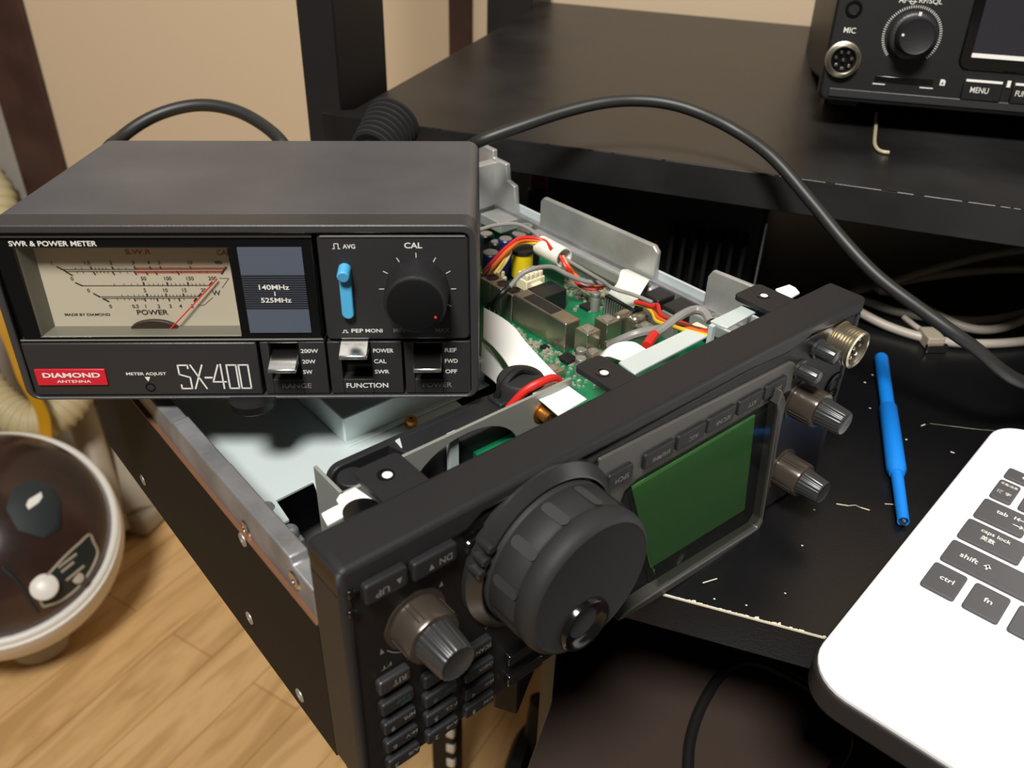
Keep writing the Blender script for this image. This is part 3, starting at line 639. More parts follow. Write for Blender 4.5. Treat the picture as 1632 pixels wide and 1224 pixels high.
tx('METER ADJUST', 35.4, 9.05, 13.6, 1.45, .7); wt.poly([(41.4, .55, 8.7), (43.3, .55, 8.7), (42.35, .55, 6.9)])
bd = MB().box(4.9, 28.6, .1, .8, 5.8, 12.0).build('badge', 'badge', sx, bevel=.15, label='red name badge')
bt = MB(); bt.text('DIAMOND', (7.4, .05, 8.9), RX, UZ, 19.4, 1.9, .03); bt.build('badge_lettering', 'ink', bd)
bt = MB(); bt.text('ANTENNA', (11.6, .05, 6.9), RX, UZ, 11.6, 1.05, .01); bt.build('badge_lettering', 'ink', bd)
MB().lathe((42.6, .9, 4.5), (0, -1, 0), [(1.75, 0), (1.75, .3), (1.2, .3), (1.2, -.4)], 24).build('adjust_hole', 'gloss', sx)
# SX-400 drawn as thin strokes
def pl(pts, w=.55):
    for p, q in zip(pts[:-1], pts[1:]):
        d = np.array(q)-np.array(p); d = d/np.linalg.norm(d)*w*.45
        wt.line((p[0]-d[0], .7, p[1]-d[1]), (q[0]+d[0], .7, q[1]+d[1]), w, N_)
wt.build('scale_marks', 'ink', sx); wt = MB()
zb, zt = 4.0, 13.2
pl([(56.7, 12.0), (56.7, zt), (53.4, zt), (53.4, 9.6), (56.9, 8.4), (56.9, zb), (53.4, zb), (53.4, 5.4)])
pl([(57.7, zt), (61.9, zb)]); pl([(61.6, zt), (58.0, zb)])
pl([(62.1, 8.3), (64.2, 8.3)], .7)
pl([(67.0, zt), (64.5, 6.6), (68.9, 6.6)]); pl([(67.9, 13.4), (67.9, zb)])
for x in (69.9, 74.0): pl([(x, zb), (x+3.2, zb), (x+3.2, zt), (x, zt), (x, zb)])
wt.build('model_lettering', 'ink', sx)
# ================================================================ OPENED RADIO (upside down)
ra = thing('opened_radio', 'black transceiver lying upside down with its bottom cover off and circuit board showing', 'radio', RA)
def rp(u, v, z): return RA.at(u, v, 2, z)
PZ = 50
def zm(z): return PZ+(z-35)*.9 if z < 68 else max(z, 79.7) if z < 79.7 else z
def rx(u, v, x): return RA.at(u, v, 0, x)
def ry(u, v, y): return RA.at(u, v, 1, y)
RXm, UZm = (-1, 0, 0), (0, 0, -1)                      # lettering reads upside down
# chassis
m = MB(); m.box(0, 1.4, 16, 222, 0, 60)
cov = m.build('side_cover', 'edge', ra, bevel=.3)
MB().box(-.05, 1.5, 17, 222, 60, 60.5).build('cover_edge', 'copper', cov, label='bare copper coloured cover edge')
for u, v in ((387, 860), (398, 985), (478, 1108), (228, 765)):
    p = rx(u, v, 0); scw = MB(); scw.lathe((0, p[1], p[2]), (-1, 0, 0), [(2.6, -.1), (2.4, .35), (1.0, .4), (.8, .1)], 20); scw.build('side_screw', 'steel', cov)
ap = MB()                                               # cast left wall with small machined steps on top
ap.prism([(20, 4), (222, 4), (222, 71.6), (150, 71.6), (149, 71.2), (118, 71.2), (117, 72.2), (84, 72.2), (83, 72.8), (52, 72.8), (51, 73.2), (33, 73.2), (32, 70.5), (20, 70.5)], 0, 1.6, 7.6)
wl_ = ap.build('cast_wall', 'aludark', ra, bevel=.6)
for u, v in ((392, 843), (470, 925)):
    p = rx(u, v, 1.6); bl = MB(); bl.lathe((1.6, p[1], p[2]), (-1, 0, 0), [(3.2, 0), (2.8, .5), (1.2, .6), (1, .2)], 20); bl.build('wall_screw', 'chrome', wl_)
sc2 = MB(); p = rp(425, 808, 46); sc2.lathe((p[0], p[1], 45), (0, 0, 1), [(2.4, 0), (2.4, 1.6), (1.6, 2.2)], 18)
MB().box(1.6, 229, 16, 222, 2, 6).build('chassis_floor', 'aludark', ra)
MB().box(1.6, 230, 216, 223, 6, 66).build('cast_wall', 'aludark', ra, bevel=.6)
MB().box(226, 229.6, 16, 222, 2, 66).build('cast_wall', 'aludark', ra, bevel=.5)
MB().box(229.6, 231, 16, 222, 0, 70).build('side_cover', 'sheet', ra, bevel=.2, label='pale inner flange of the right cover')
rw = MB(); rw.prism([(96.5, 58), (178.6, 58), (178.6, 79.5), (176.4, 82.2), (99.5, 83), (96.5, 80.5)], 0, 226.4, 229.4)
rw.build('wall_plate', 'alu', ra, bevel=.7, label='tall bare aluminium plate on the right wall')
MB().box(222, 227, 94, 180, 57, 64).build('wall_ledge', 'alu', ra, bevel=1.5)
MB().prism([(42, 62), (66.5, 62), (66.5, 80.5), (64.5, 84), (42, 85)], 0, 226.4, 229).build('wall_plate', 'alu', ra, bevel=.6)
MB().box(219, 226.4, 44, 68, 58, 64.5).build('wall_ledge', 'alu', ra, bevel=1)
br = MB(); br.prism([(231, 50), (231, 96.5), (218.2, 96.0), (218.0, 91.7), (207.2, 91.3), (206, 82.5), (199.8, 81), (197.7, 64), (199, 50)], 0, 226.2, 229.4)
br.box(214, 228, 196, 214, 58, 64)
br.box(196, 229, 216, 222, 60, 90)
br.build('heat_sink_bracket', 'alu', ra, bevel=.6, label='stepped bare aluminium bracket at the back corner')
for lx, ly, lz, lr in ((222, 184, 64, 3.4), (223, 56, 64.5, 3.6), (223, 98, 64, 2.4)):
    MB().lathe((lx, ly, lz), (0, 0, 1), [(lr, -2), (lr, 1.2), (lr*.42, 1.3), (lr*.4, -.3)], 20).build('mounting_screw', 'steel', ra)
# pale chassis sheet
S45 = lambda u, v: tuple(rp(u, v, 45)[:2])
q = [S45(443, 837), S45(461, 828), S45(440, 797), S45(499, 767)]
sp_ = [(7.7, 214), (7.7, q[0][1]), q[0], q[1], q[2], q[3], (31, 66), (66, 66), (110, 66), (110, 214)]
MB().prism(sp_, 2, 43.8, 45).build('chassis_sheet', 'sheet', ra, bevel=.2)
sc2.build('sheet_screw', 'steel', ra)
sb = MB().prism([(58.5, 101.5), (128, 101.5), (128, 212), (58.5, 212)], 2, 45, 57.2).build('shield_box', 'sheet', ra, bevel=.8, label='raised pale metal shield step')
MB().prism([(58.5, 98.5), (128, 98.5), (128, 102), (58.5, 102)], 2, 45, 45.7).build('foot_flange', 'sheet', sb, bevel=.2)
p = rp(655, 670, 47); MB().lathe((p[0], p[1], 46.5), (0, 0, 1), [(2.6, -1.5), (2.6, 1), (2.2, 1.6), (.8, 1.7), (.8, .8)], 20).build('standoff_screw', 'brass', ra, label='small gold standoff screw')
# front-left corner posts
cp = MB(); cp.box(12, 18, 58, 66, 30, 52); cp.lathe((15, 62, 52), (0, 0, 1), [(3, 0), (2.6, 3), (1.2, 4)], 18); cp.build('corner_post', 'aludark', ra, bevel=.6)
MB().box(20, 128, 22, 38, 20, 24).build('lower_board', 'pcb', ra)
# main circuit board
MB().box(129, 225.6, 20, 214, PZ-2, PZ).build('circuit_board', 'pcb', ra)
def can(poly, zt, zb=50, name='shield_can', m='tin', **k):
    pts = [tuple(rp(u, v, zt)[:2]) for u, v in poly]; return MB().prism(pts, 2, zb, zt).build(name, m, ra, bevel=k.pop('bevel', .4), **k)
def bx(u, v, zt, w, d, zb=50, name='shield_can', m='tin', hole=0, label=None, bevel=.4):
    zt = zm(zt)
    p = rp(u, v, zt); o = MB().box(p[0]-w/2, p[0]+w/2, p[1]-d/2, p[1]+d/2, zb, zt).build(name, m, ra, bevel=bevel, label=label)
    if hole:
        MB().lathe((p[0], p[1], zt), (0, 0, 1), [(hole, -.2), (hole, .5), (hole*.72, .5), (hole*.72, .15), (.2, .15)], 22).build('tuning_slug', 'steel', o)
    return o
ZT = 65
p1, p2, p3 = rp(902, 517, ZT), rp(931, 511, ZT), rp(816, 469, ZT)
tin = MB().box(p1[0], p2[0], p1[1], p3[1], PZ, ZT).build('shield_can', 'tin', ra, bevel=.6, label='long tinned filter can')
tx_ = (p1[0]+p2[0])/2
q1, q2 = rp(880, 500, ZT), rp(842, 476, ZT)
MB().box(tx_-3.2, tx_+3.2, q1[1], q2[1]+2, ZT-.1, ZT+.2).build('can_label', 'chipblack', tin)
for k in range(3):
    yy = p3[1]+4.4+k*8; o = MB().box(p1[0]-.3, p2[0]-.5, yy-3.9, yy+3.9, PZ, ZT-1.2).build('shield_can', 'tin', ra, bevel=.4)
    MB().lathe((tx_, yy, ZT-1.2), (0, 0, 1), [(3.0, -.2), (3.0, .3), (2.3, .3), (2.3, .1), (.2, .1)], 22).build('tuning_slug', 'chipblack', o)
for u, v, zt, w in ((937, 524, 50, 8), (968, 508, 50, 8), (945, 560, 42, 7.5), (880, 587, 40, 8), (1030, 520, 46, 8), (982, 545, 44, 7.5)):
    bx(u, v, zt, w, w, hole=w*.3)
for u, v, zt in ((992, 497, 50), (1018, 500, 48)): bx(u, v, zt, 10, 5.5, bevel=2, m='tin', name='crystal_can')
for u, v, zt, r in ((950, 466, 46, 2.3), (926, 570, 44, 2.3), (926, 556, 44, 2.2)):
    zt = zm(zt); p = rp(u, v, zt); H_ = zt-PZ; MB().lathe((p[0], p[1], PZ), (0, 0, 1), [(r, 0), (r, H_-3), (r*.85, H_-2.3), (r, H_-1.5), (r, H_)], 24).build('capacitor', 'steel', ra, bevel=.2)
bx(872, 460, 47, 15, 12, name='relay', m='chipblack', bevel=.5, label='dark relay block')
p = rp(833, 400, 66); tf = MB().lathe((p[0], p[1], 52), (0, 0, 1), [(5.4, 0), (5.4, 14)], 32).build('transformer', 'yellow', ra, bevel=.8, label='yellow taped transformer')
MB().lathe((p[0], p[1], 66), (0, 0, 1), [(5.9, -.3), (5.9, 1.6), (3.2, 1.8)], 30).build('core', 'chipblack', tf)
for u, v, zt, r, mm_ in ((782, 402, 58, 4.5, 'bluecap'), (806, 380, 60, 4.0, 'bluecap'), (790, 385, 58, 3.2, 'chipblack'), (828, 372, 60, 4.6, 'chipblack'), (850, 392, 54, 3.5, 'chipblack'), (775, 372, 56, 4.0, 'chipblack')):
    zt = zm(zt)-1.5; p = rp(u, v, zt); o = MB().lathe((p[0], p[1], PZ), (0, 0, 1), [(r, 0), (r, zt-PZ-.6), (r-.5, zt-PZ)], 26).build('capacitor', mm_, ra)
    MB().lathe((p[0], p[1], zt), (0, 0, 1), [(r-.9, -.2), (r-.9, .12)], 22).build('capacitor_top', 'steel', o)
for u, v in ((785, 436), (846, 434)):
    p = rp(u, v, 62); w = MB().box(p[0]-6, p[0]+6, p[1]-4, p[1]+4, 50, 60)
    for k in range(4): w.box(p[0]-5.5+k*2.9, p[0]-3.6+k*2.9, p[1]-3.4, p[1]+3.4, 60, 63)
    w.box(p[0]-3, p[0]+3, p[1]-6.5, p[1]+6, 50, 58); w.build('wire_connector', 'ivory', ra, bevel=.4)
# small parts soldered all over the board
st_ = MB(); rg = random.Random(3)
for k in range(1100):
    if k < 800: u, v = rg.uniform(900, 1010), 0; v = 432+(u-900)*.42+rg.gauss(8, 14)
    elif k < 960: u, v = rg.uniform(850, 960), rg.uniform(540, 615)
    else: u, v = rg.uniform(790, 880), 0; v = 505+(u-790)*.62+rg.gauss(6, 7)
    p = rp(u, v, PZ+1)
    if not (131 < p[0] < 224 and 24 < p[1] < 212) or (p1[0]-2 < p[0] < p2[0]+2 and p1[1]-2 < p[1] < 175): continue
    w = rg.uniform(.25, .55); h = rg.uniform(.4, 1.0)
    if rg.random() < .5: w, h = h, w
    st_.box(p[0]-w, p[0]+w, p[1]-h, p[1]+h, PZ, PZ+rg.uniform(.5, 1.6))
st_.build('soldered_components', 'smd', ra, kind='stuff', label='scatter of tiny soldered chips')
for u, v, w in ((937, 487, 6), (905, 570, 6.5), (890, 548, 4), (868, 552, 3)):
    p = rp(u, v, PZ+1.4); o = MB().box(p[0]-w/2, p[0]+w/2, p[1]-w/2, p[1]+w/2, PZ, PZ+1.6).build('chip', 'chipblack', ra)
    pn = MB()
    for k in range(6):
        c_ = -w/2+.5+k*(w-1)/5
        for sg in (-1, 1): pn.box(p[0]+c_-.2, p[0]+c_+.2, p[1]+sg*w/2-.1, p[1]+sg*(w/2+.9)+.1*sg, PZ, PZ+.5)
    pn.build('pins', 'smd', o)
# connector below the second white sleeve
pa_, pb_ = rp(980, 462, 46), rp(1010, 482, 46)
o = MB().box(204.5, 211, 88, 107, PZ, 61).build('header_connector', 'chipblack', ra, bevel=.4)
pn = MB()
for k in range(12): pn.box(203.9, 204.6, 88.8+k*1.5, 89.5+k*1.5, 51, 60)
pn.build('pins', 'steel', o)
# power transistors along the right wall
for (ua, va), (ub, vb) in (((1046, 458), (1068, 472)), ((1076, 476), (1098, 492))):
    A, B = rp(ua, va, 65.5), rp(ub, vb, 65.5)
    o = MB().box(A[0]-9.5, 225.5, B[1], A[1], 62, 65.5).build('transistor_clamp', 'chipblack', ra, bevel=.8)
    MB().box(A[0]-10.5, A[0]-6, B[1]+1, A[1]-1, PZ, 63.5).build('transistor', 'steel', o, bevel=.5)
# white paper sleeves round the loom
def R3(*l): return [rp(u, v, zm(z)) for u, v, z in l]
s1a, s1b = rp(862, 391, 70), rp(899, 411, 70); d1 = s1b-s1a
MB().lathe(s1a, d1, [(4.2, 0), (5.0, .02), (5.0, np.linalg.norm(d1)), (4.4, np.linalg.norm(d1)), (4.2, .5)], 30).build('white_sleeve', 'paperwhite', ra, label='white paper sleeve round the loom')
Lr = [rp(*q) for q in ((1000, 429, 67), (990, 431, 70), (984, 450, 68), (970, 466, 62))]; Rr = [rp(*q) for q in ((1036, 446, 67), (1033, 449, 70), (1020, 470, 68), (1010, 490, 62))]
MB().ribbon(catmull(Lr, 5), catmull(Rr, 5), .5).build('white_sleeve', 'paperwhite', ra, label='bent white paper sleeve over a connector')
# wires
def wire(pts, r, m, name='wire', **k): MB().tube(R3(*pts), r, 9, 8).build(name, m, ra, **k)
wire([(775, 437, 50), (790, 420, 55), (810, 398, 60), (832, 383, 62), (866, 386, 61), (880, 400, 60)], 1.0, 'orange')
wire([(770, 435, 50), (786, 416, 56), (808, 394, 61), (832, 379, 63.5), (866, 383, 62), (880, 398, 61)], 1.0, 'red')
wire([(788, 436, 50), (800, 420, 54), (810, 400, 58), (834, 387, 60), (866, 389, 60)], .8, 'wyellow')
wire([(792, 436, 50), (806, 416, 54), (814, 400, 57)], .9, 'wirewhite')
wire([(768, 440, 50), (780, 428, 53), (798, 408, 56), (816, 391, 60)], .9, 'brown')
wire([(893, 408, 59), (902, 426, 55), (912, 440, 50), (925, 456, 47), (945, 461, 46), (962, 458, 47)], .9, 'red')
wire([(897, 408, 59), (906, 424, 55), (916, 436, 50), (930, 452, 47), (950, 457, 46), (965, 455, 47)], .9, 'orange')
wire([(895, 412, 58), (904, 430, 53), (920, 448, 48), (940, 458, 46)], .8, 'brown')
wire([(1012, 481, 55), (1024, 484, 56), (1038, 488, 58), (1048, 486, 60), (1052, 500, 60), (1064, 508, 62), (1085, 514, 66), (1110, 524, 72), (1138, 532, 76)], .95, 'red')
wire([(1012, 483, 54), (1028, 488, 55), (1040, 498, 56), (1047, 512, 58), (1066, 518, 62), (1090, 526, 68), (1128, 536, 75)], .95, 'wyellow')
wire([(1014, 482, 54), (1032, 488, 55), (1044, 498, 57), (1050, 508, 59), (1070, 516, 63), (1100, 524, 70), (1134, 536, 75)], .95, 'orange')
wire([(1015, 480, 55), (1040, 490, 57), (1060, 508, 61), (1090, 518, 68), (1136, 530, 76)], .9, 'brown')
p = rp(1116, 526, 75); MB().box(p[0]-2.5, p[0]+1, p[1]-3, p[1]+3, 72, 77.5).build('wire_tie', 'ivory', ra, bevel=.5)
wire([(765, 366, 62), (790, 359, 63), (822, 357, 64), (845, 366, 63), (862, 380, 61)], 1.0, 'wgrey', 'grey_lead')
wire([(900, 412, 58), (930, 430, 56), (960, 448, 57), (978, 460, 60), (1010, 470, 58), (1040, 482, 57)], .9, 'wgrey', 'grey_lead')
wire([(812, 458, 56), (830, 438, 60), (852, 428, 62), (880, 426, 60), (905, 438, 56), (930, 448, 52), (965, 452, 50)], 1.15, 'wgrey', 'grey_lead')
wire([(788, 500, 38), (786, 486, 46), (797, 470, 54), (812, 457, 57)], 1.4, 'wblack', 'black_lead')
wire([(775, 492, 38), (780, 484, 44), (790, 478, 50), (802, 466, 55)], 1.1, 'wblack', 'black_lead')
wire([(1042, 534, 60), (1060, 522, 64), (1082, 505, 68), (1105, 494, 71), (1122, 497, 70), (1132, 512, 66)], 1.9, 'wgrey', 'grey_lead')
wire([(1030, 552, 62), (1036, 543, 62), (1043, 533, 62)], 2.1, 'red', 'red_collar')
wire([(972, 552, 50), (990, 542, 56), (1015, 532, 60), (1040, 527, 60), (1056, 524, 60)], 2.0, 'wgrey', 'grey_lead')
# flat white flexible cables
def flat(L, R, th=.4, name='flat_cable'): MB().ribbon(catmull(R3(*L), 6), catmull(R3(*R), 6), th).build(name, 'white', ra)
flat([(771, 490, 50), (800, 506, 54), (822, 524, 57), (838, 545, 60), (880, 590, 66), (905, 614, 70), (935, 636, 74)], [(770, 538, 50), (786, 552, 54), (803, 572, 58), (822, 600, 62), (850, 628, 68), (870, 645, 72), (890, 662, 76)])
flat([(768, 545, 42), (782, 556, 44), (800, 585, 46), (812, 602, 46)], [(766, 590, 42), (785, 605, 44), (795, 615, 44), (802, 622, 44)])
flat([(1032, 558, 82), (1010, 545, 79), (985, 546, 74), (966, 556, 66), (956, 566, 55)], [(1000, 580, 84), (985, 572, 80), (968, 567, 75), (955, 572, 66), (945, 580, 55)])
# ------- fan across the front
FY0, FY1 = 42, 62; X0, X1 = 29.5, 100
fan = MB(); fan.prism(rrect(X0, X1, 18, 73.6, 5), 1, FY1-3, FY1)
fb = fan.build('fan_frame', 'plastic', ra, bevel=.5, label='black cooling fan frame')
MB().prism([(56, FY0+4), (X1, FY0+4), (X1, FY1-2), (52, FY1-2)], 2, 60, 73.4).build('fan_rim', 'plastic', fb, bevel=.7)
MB().cyl((34.5, 53, 20), (34.5, 53, 73), 5, 24).build('fan_post', 'plastic', fb, bevel=.5)
MB().box(X0, 60, FY0+3, FY1-3, 18, 50).build('fan_shroud', 'gloss', fb)
bp2 = MB()
L_ = [rp(588, 742, 62), rp(606, 716, 70), rp(637, 698, 74.5)]; R_2 = [rp(596, 748, 60), rp(622, 728, 68.5), rp(641, 712, 74)]
bp2.ribbon(catmull(L_, 5), catmull(R_2, 5), .6); bp2.build('fan_blade', 'sheet', fb, label='pale fan blade')
cl = MB(); cl.box(95, 104, 52, 60, 55, 75); cl.build('fan_clip', 'plastic', fb, bevel=.8)
MB().lathe((107, 55, 50), (0, 0, 1), [(9, 0), (9, 29), (8, 31), (3, 31.2)], 32).build('motor_cover', 'rubber', ra, bevel=.5, label='round dark cover with a red wire')
oval = [(71+24*math.cos(t), 61.5+18.6*math.sin(t)) for t in np.linspace(-math.pi/4, 2*math.pi-math.pi/4, 41)[:-1]]
outer = []
for k in range(40):                                     # same count of points round the rectangle
    t = k/10; s_ = int(t); f_ = t-s_
    c4 = [(119, 20), (119, 82.5), (45.5, 82.5), (45.5, 20)]; a4, b4 = c4[s_], c4[(s_+1) % 4]; outer.append((a4[0]+(b4[0]-a4[0])*f_, a4[1]+(b4[1]-a4[1])*f_))
bk = MB(); bk.ring(outer, oval, 1, 41, 42.2); bk.build('bracket_plate', 'bracket', ra, bevel=.2, label='steel fan bracket with a round opening')
MB().box(24, 45.5, 41, 42.2, 20, 79).build('bracket_plate', 'bracket', ra, bevel=.2)
MB().box(66, 69.5, 43, 45, 30, 80).build('fan_strut', 'sheet', ra)
MB().box(78, 98, 43.5, 50, 58, 66).build('fan_board', 'pcb', ra)
bk = MB(); bk.box(24, 25.2, 41, 58, 20, 79); bk.build('bracket_plate', 'bracket', ra, bevel=.2)
p = ry(863, 657, 41); MB().lathe((p[0], 41, p[2]), (0, -1, 0), [(4, 0), (4, .4), (2.6, .5), (2.4, 4), (1.8, 4.6), (.5, 4.6)], 24).build('bracket_screw', 'brass', ra, label='gold bracket screw')
MB().tube([(97, 50, 74), (102, 47, 81), (108, 45, 83.5), (114, 45, 82.5), (118, 45, 78)], 1.5, 10).build('wire', 'red', ra)
MB().tube([(96, 58, 71), (100, 56, 80), (108, 56, 83), (115, 51, 78)], 1.4, 10).build('wire', 'wblack', ra)
cb = MB(); p = rp(860, 606, 62)
cb.box(112, 116, 58, 61, 60, 76); cb.build('clip_tab', 'chipblack', ra, bevel=.8)
# pale plates just behind the bezel
ZP = 89.5
def plate(poly, z, name='front_plate', m='sheet', th=1.0, label=None): 
    MB().prism([tuple(rp(u, v, z)[:2]) for u, v in poly], 2, z-th, z).build(name, m, ra, bevel=.25, label=label)
plate([(986, 577), (1095, 524), (1128, 535), (1022, 590), (1012, 596)], ZP)
plate([(1132, 511), (1184, 486), (1210, 494), (1160, 522), (1148, 518)], ZP)
plate([(1236, 460), (1258, 453), (1268, 458), (1275, 466), (1250, 480)], ZP, m='white', name='front_plate')
MB().box(126, 128, 27, 30, 60, ZP-.5).build('plate_leg', 'sheet', ra); MB().box(179, 181, 27, 29, 60, ZP-.5).build('plate_leg', 'sheet', ra)
pw = [rp(u, v, 86)[:2] for u, v in ((512, 818), (530, 806), (540, 803), (536, 796), (540, 789), (566, 776), (594, 795), (548, 822), (522, 834))]
plate([(512, 818), (530, 808), (541, 803), (536, 796), (541, 788), (566, 776), (594, 795), (548, 822), (522, 836)], 86, m='white', label='white lobed plate behind the bezel')
p = rp(574, 812, 86.2); MB().lathe((p[0], p[1]-1, 86.1), (0, 0, 1), [(5.5, -.4), (5.5, .25)], 28).build('plate_hole', 'gloss', ra)
# inside of the front unit
MB().box(3, 237, 10, 17, 6, 84).build('front_subframe', 'plastic2', ra)
MB().box(120, 185, 17, 26, 40, 80).build('front_board', 'aludark', ra)
# ------- bezel
bz = MB()
yb = 17
prof = [(1.0, 94), (240, 94), (241, 92.5), (241, 86), (212, 87.5), (205, 88.6), (198, 86.6), (192, 85.5), (165, 87.4), (104, 87.6), (92, 88), (79, 88.2), (46, 88.2), (40, 84.5), (22, 83.6), (4, 83.2), (0, 82), (0, 92.5)]
bz.prism(prof, 1, 0, yb)
bezel = bz.build('front_bezel', 'plastic', ra, bevel=2.2, seg=4)
MB().box(0, 3.5, .2, 17, 1, 86).build('bezel_side', 'plastic', ra, bevel=1.5, seg=3)
MB().box(237.5, 241, .2, 17, 1, 87).build('bezel_side', 'plastic', ra, bevel=1.5, seg=3)
pnl = MB().prism([(2.5, 1), (239, 1), (239, 87.5), (2.5, 86)], 1, 1.2, 12).build('front_panel', 'plastic2', ra, bevel=.8)
MB().box(39, 92, .6, 2, 82.4, 83.2).build('panel_rim', 'gloss', pnl)
for x0, x1, dx in ((1.0, 4.0, 0), ):
    MB().box(1.2, 3.8, -.9, 2, 77.5, 80).build('panel_catch', 'gloss', ra, bevel=.5); MB().box(1.6, 4.0, -.9, 2, 84.3, 87).build('panel_catch', 'gloss', ra, bevel=.5)
def tab(poly, hole):
    z = 93.2; q = np.array([rp(u, v, z)[:2] for u, v in poly]); x0, x1 = q[:, 0].min(), q[:, 0].max(); y1 = q[:, 1].max()
    MB().prism(rrect(x0, x1, 14, y1, 2.2, 4), 2, z-2.2, z).build('bezel_tab', 'plastic', ra, bevel=.3)
    h = rp(*hole, z); t = MB().lathe((h[0], h[1], z), (0, 0, 1), [(2.6, -.3), (2.6, .3), (2.0, .3), (2.0, .05), (.2, .05)], 24).build('screw_hole', 'gloss', ra); MB().lathe((h[0]+.3, h[1]-.3, z), (0, 0, 1), [(1.5, 0), (1.5, .12), (.2, .12)], 24).build('screw_head', 'offwhite', t)
tab([(560, 751), (625, 722), (660, 742)], (615, 757)); tab([(914, 583), (954, 567), (1000, 590)], (961, 594)); tab([(1173, 471), (1209, 451), (1240, 468)], (1216, 471))
# ------- main dial
DC = np.array([68.4, 1.2, 62.8])
MB().lathe(DC, (0, -1, 0), [(30.0, 0), (29.8, 2.0), (29.2, 2.6), (26.4, 5.2), (25.9, 5.2), (25.7, 1)], 72).build('dial_ring', 'ringmat', ra, bevel=.3)
tg = MB()
for k in range(3):
    a_ = math.radians(163-k*8.5); tg.lathe(DC+np.array([28.4*math.cos(a_), -3.2, 28.4*math.sin(a_)]), (0, -1, 0), [(1.7, -2), (1.7, 2.6), (1.2, 3.2)], 14)
tg.build('brake_lugs', 'ringmat', ra)
dl = MB().lathe(DC, (0, -1, 0), [(24.2, 2.5), (25.0, 4), (25.1, 6), (24.8, 6.3), (24.8, 6.8), (25, 7), (24.7, 16.4), (24.1, 17.0), (24.6, 17.9), (24.8, 20.4), (24.5, 22.2), (23.6, 23.7), (22.5, 24.3), (21.8, 24.0)], 96).build('tuning_dial', 'rubber', ra, smooth=50, label='big grey-black tuning dial')
MB().lathe(DC, (0, -1, 0), [(22.0, 23.4), (21.9, 24.05), (21.0, 22.6), (18.5, 21.3), (12, 20.3), (.5, 20.0)], 96).build('dial_face', 'dish', dl, smooth=60)
for k in range(12):
    gr = MB(); a_ = math.radians(k*30+14); r_ = np.array([math.cos(a_), 0, math.sin(a_)]); t_ = np.array([-math.sin(a_), 0, math.cos(a_)])
    o_ = DC+r_*24.95; pts = []
    for aa in range(0, 360, 20):
        cx_, sy_ = math.cos(math.radians(aa)), math.sin(math.radians(aa)); hh = 4.0 if sy_ > 0 else -4.0
        pts.append((cx_*1.9, sy_*1.9+hh*(.8 if abs(sy_) > 1e-6 else 0)))
    gr.add([o_+t_*a2-np.array([0, 1, 0])*(12.6+b2_)+r_*.06 for a2, b2_ in pts], [tuple(range(len(pts)))]); gr.build('grip_dimple', 'dimple', dl)
fcp = DC+np.array([3.6, 0, -21.6+7]); fcp = np.array([66.0, 1.2, 49.6])
MB().lathe(fcp, (0, -1, 0), [(9.9, 19), (9.5, 25.2), (9.0, 25.9), (8.3, 25.8), (7.0, 24.6), (4.4, 23.6), (.4, 23.2)], 56).build('finger_dimple', 'gloss', dl, smooth=60)
# ------- keys
kb = 'plastic'
def key(x0, x1, z0, z1, h=2.6, name='key', m='plastic', r=1.2, legends=(), bev=.7):
    o = MB().prism(rrect(x0, x1, z0, z1, min(r, (z1-z0)*.45), 4), 1, 1.2-h, 1.6).build(name, m, ra, bevel=bev, seg=3)
    for s, xo, zo, w, hh, mm_ in legends:                # xo, zo: upper-right start of the upside-down text
        MB().text(s, (x1-xo, 1.2-h, z1-zo), RXm, UZm, w, hh, .01).build('legend', mm_, o)
    return o
key(5.6, 18.8, 80.2, 87.2, 3.4, legends=(('UP', 6.0, 3.2, 4.2, 2.3, 'inkdim'),))
key(20.4, 35.0, 79.2, 85.8, 3.4, legends=(('DN', 2.0, 2.6, 4.2, 2.3, 'inkdim'),))
ar = MB(); ar.poly([(15.0, -2.35, 84.4), (16.8, -2.35, 84.4), (15.9, -2.35, 82.4)]); ar.poly([(25.2, -2.35, 81.0), (27.0, -2.35, 81.0), (26.1, -2.35, 83.0)]); 
ar.build('arrow_mark', 'inkdim', pnl)
MB().lathe((42.2, 1.2, 77), (0, -1, 0), [(3, -.2), (2.6, .7), (1.6, 1.1), (.7, .5)], 22).build('panel_screw', 'gloss', ra)
rows = {1: (31.2, 36.4), 2: (22.0, 27.2), 3: (12.8, 18.0), 4: (3.4, 8.6)}
key(7.8, 18.6, 40.6, 46.2, 2.4, m='face', legends=(('RIT', 1.8, 1.7, 4.6, 2.2, 'inkdim'),))
key(7.9, 19.2, *rows[1], legends=(('F-INP', 1.8, 1.1, 4.6, 1.4, 'inkgreen'), ('ENT', 1.6, 3.0, 3.4, 1.4, 'inkgreen')))
key(8.1, 19.6, *rows[2], legends=(('MPR', .6, 1.2, 4.2, 1.7, 'inkdim'), ('9', 7.8, 2.2, 1.4, 2.1, 'inkdim')))
key(8.3, 20.0, *rows[3], legends=(('M▸V', .6, 1.2, 4.2, 1.7, 'inkdim'), ('6', 8.0, 2.2, 1.4, 2.1, 'inkdim')))
key(8.5, 20.3, *rows[4], legends=(('A/B', .6, 1.2, 4.0, 1.7, 'inkdim'), ('3', 8.2, 2.2, 1.4, 2.1, 'inkdim')))
key(22.8, 34.8, *rows[1], legends=(('0', 5, 2.2, 1.4, 2.1, 'inkgreen'),))
key(22.8, 34.9, *rows[2], legends=(('ROW', .6, 1.2, 4.4, 1.6, 'inkgreen'), ('8', 7.8, 2.2, 1.4, 2.1, 'inkgreen')))
key(22.9, 35.2, *rows[3], legends=(('P.CL', .6, 1.2, 4.8, 1.6, 'inkdim'), ('5', 8.0, 2.2, 1.4, 2.1, 'inkdim')))
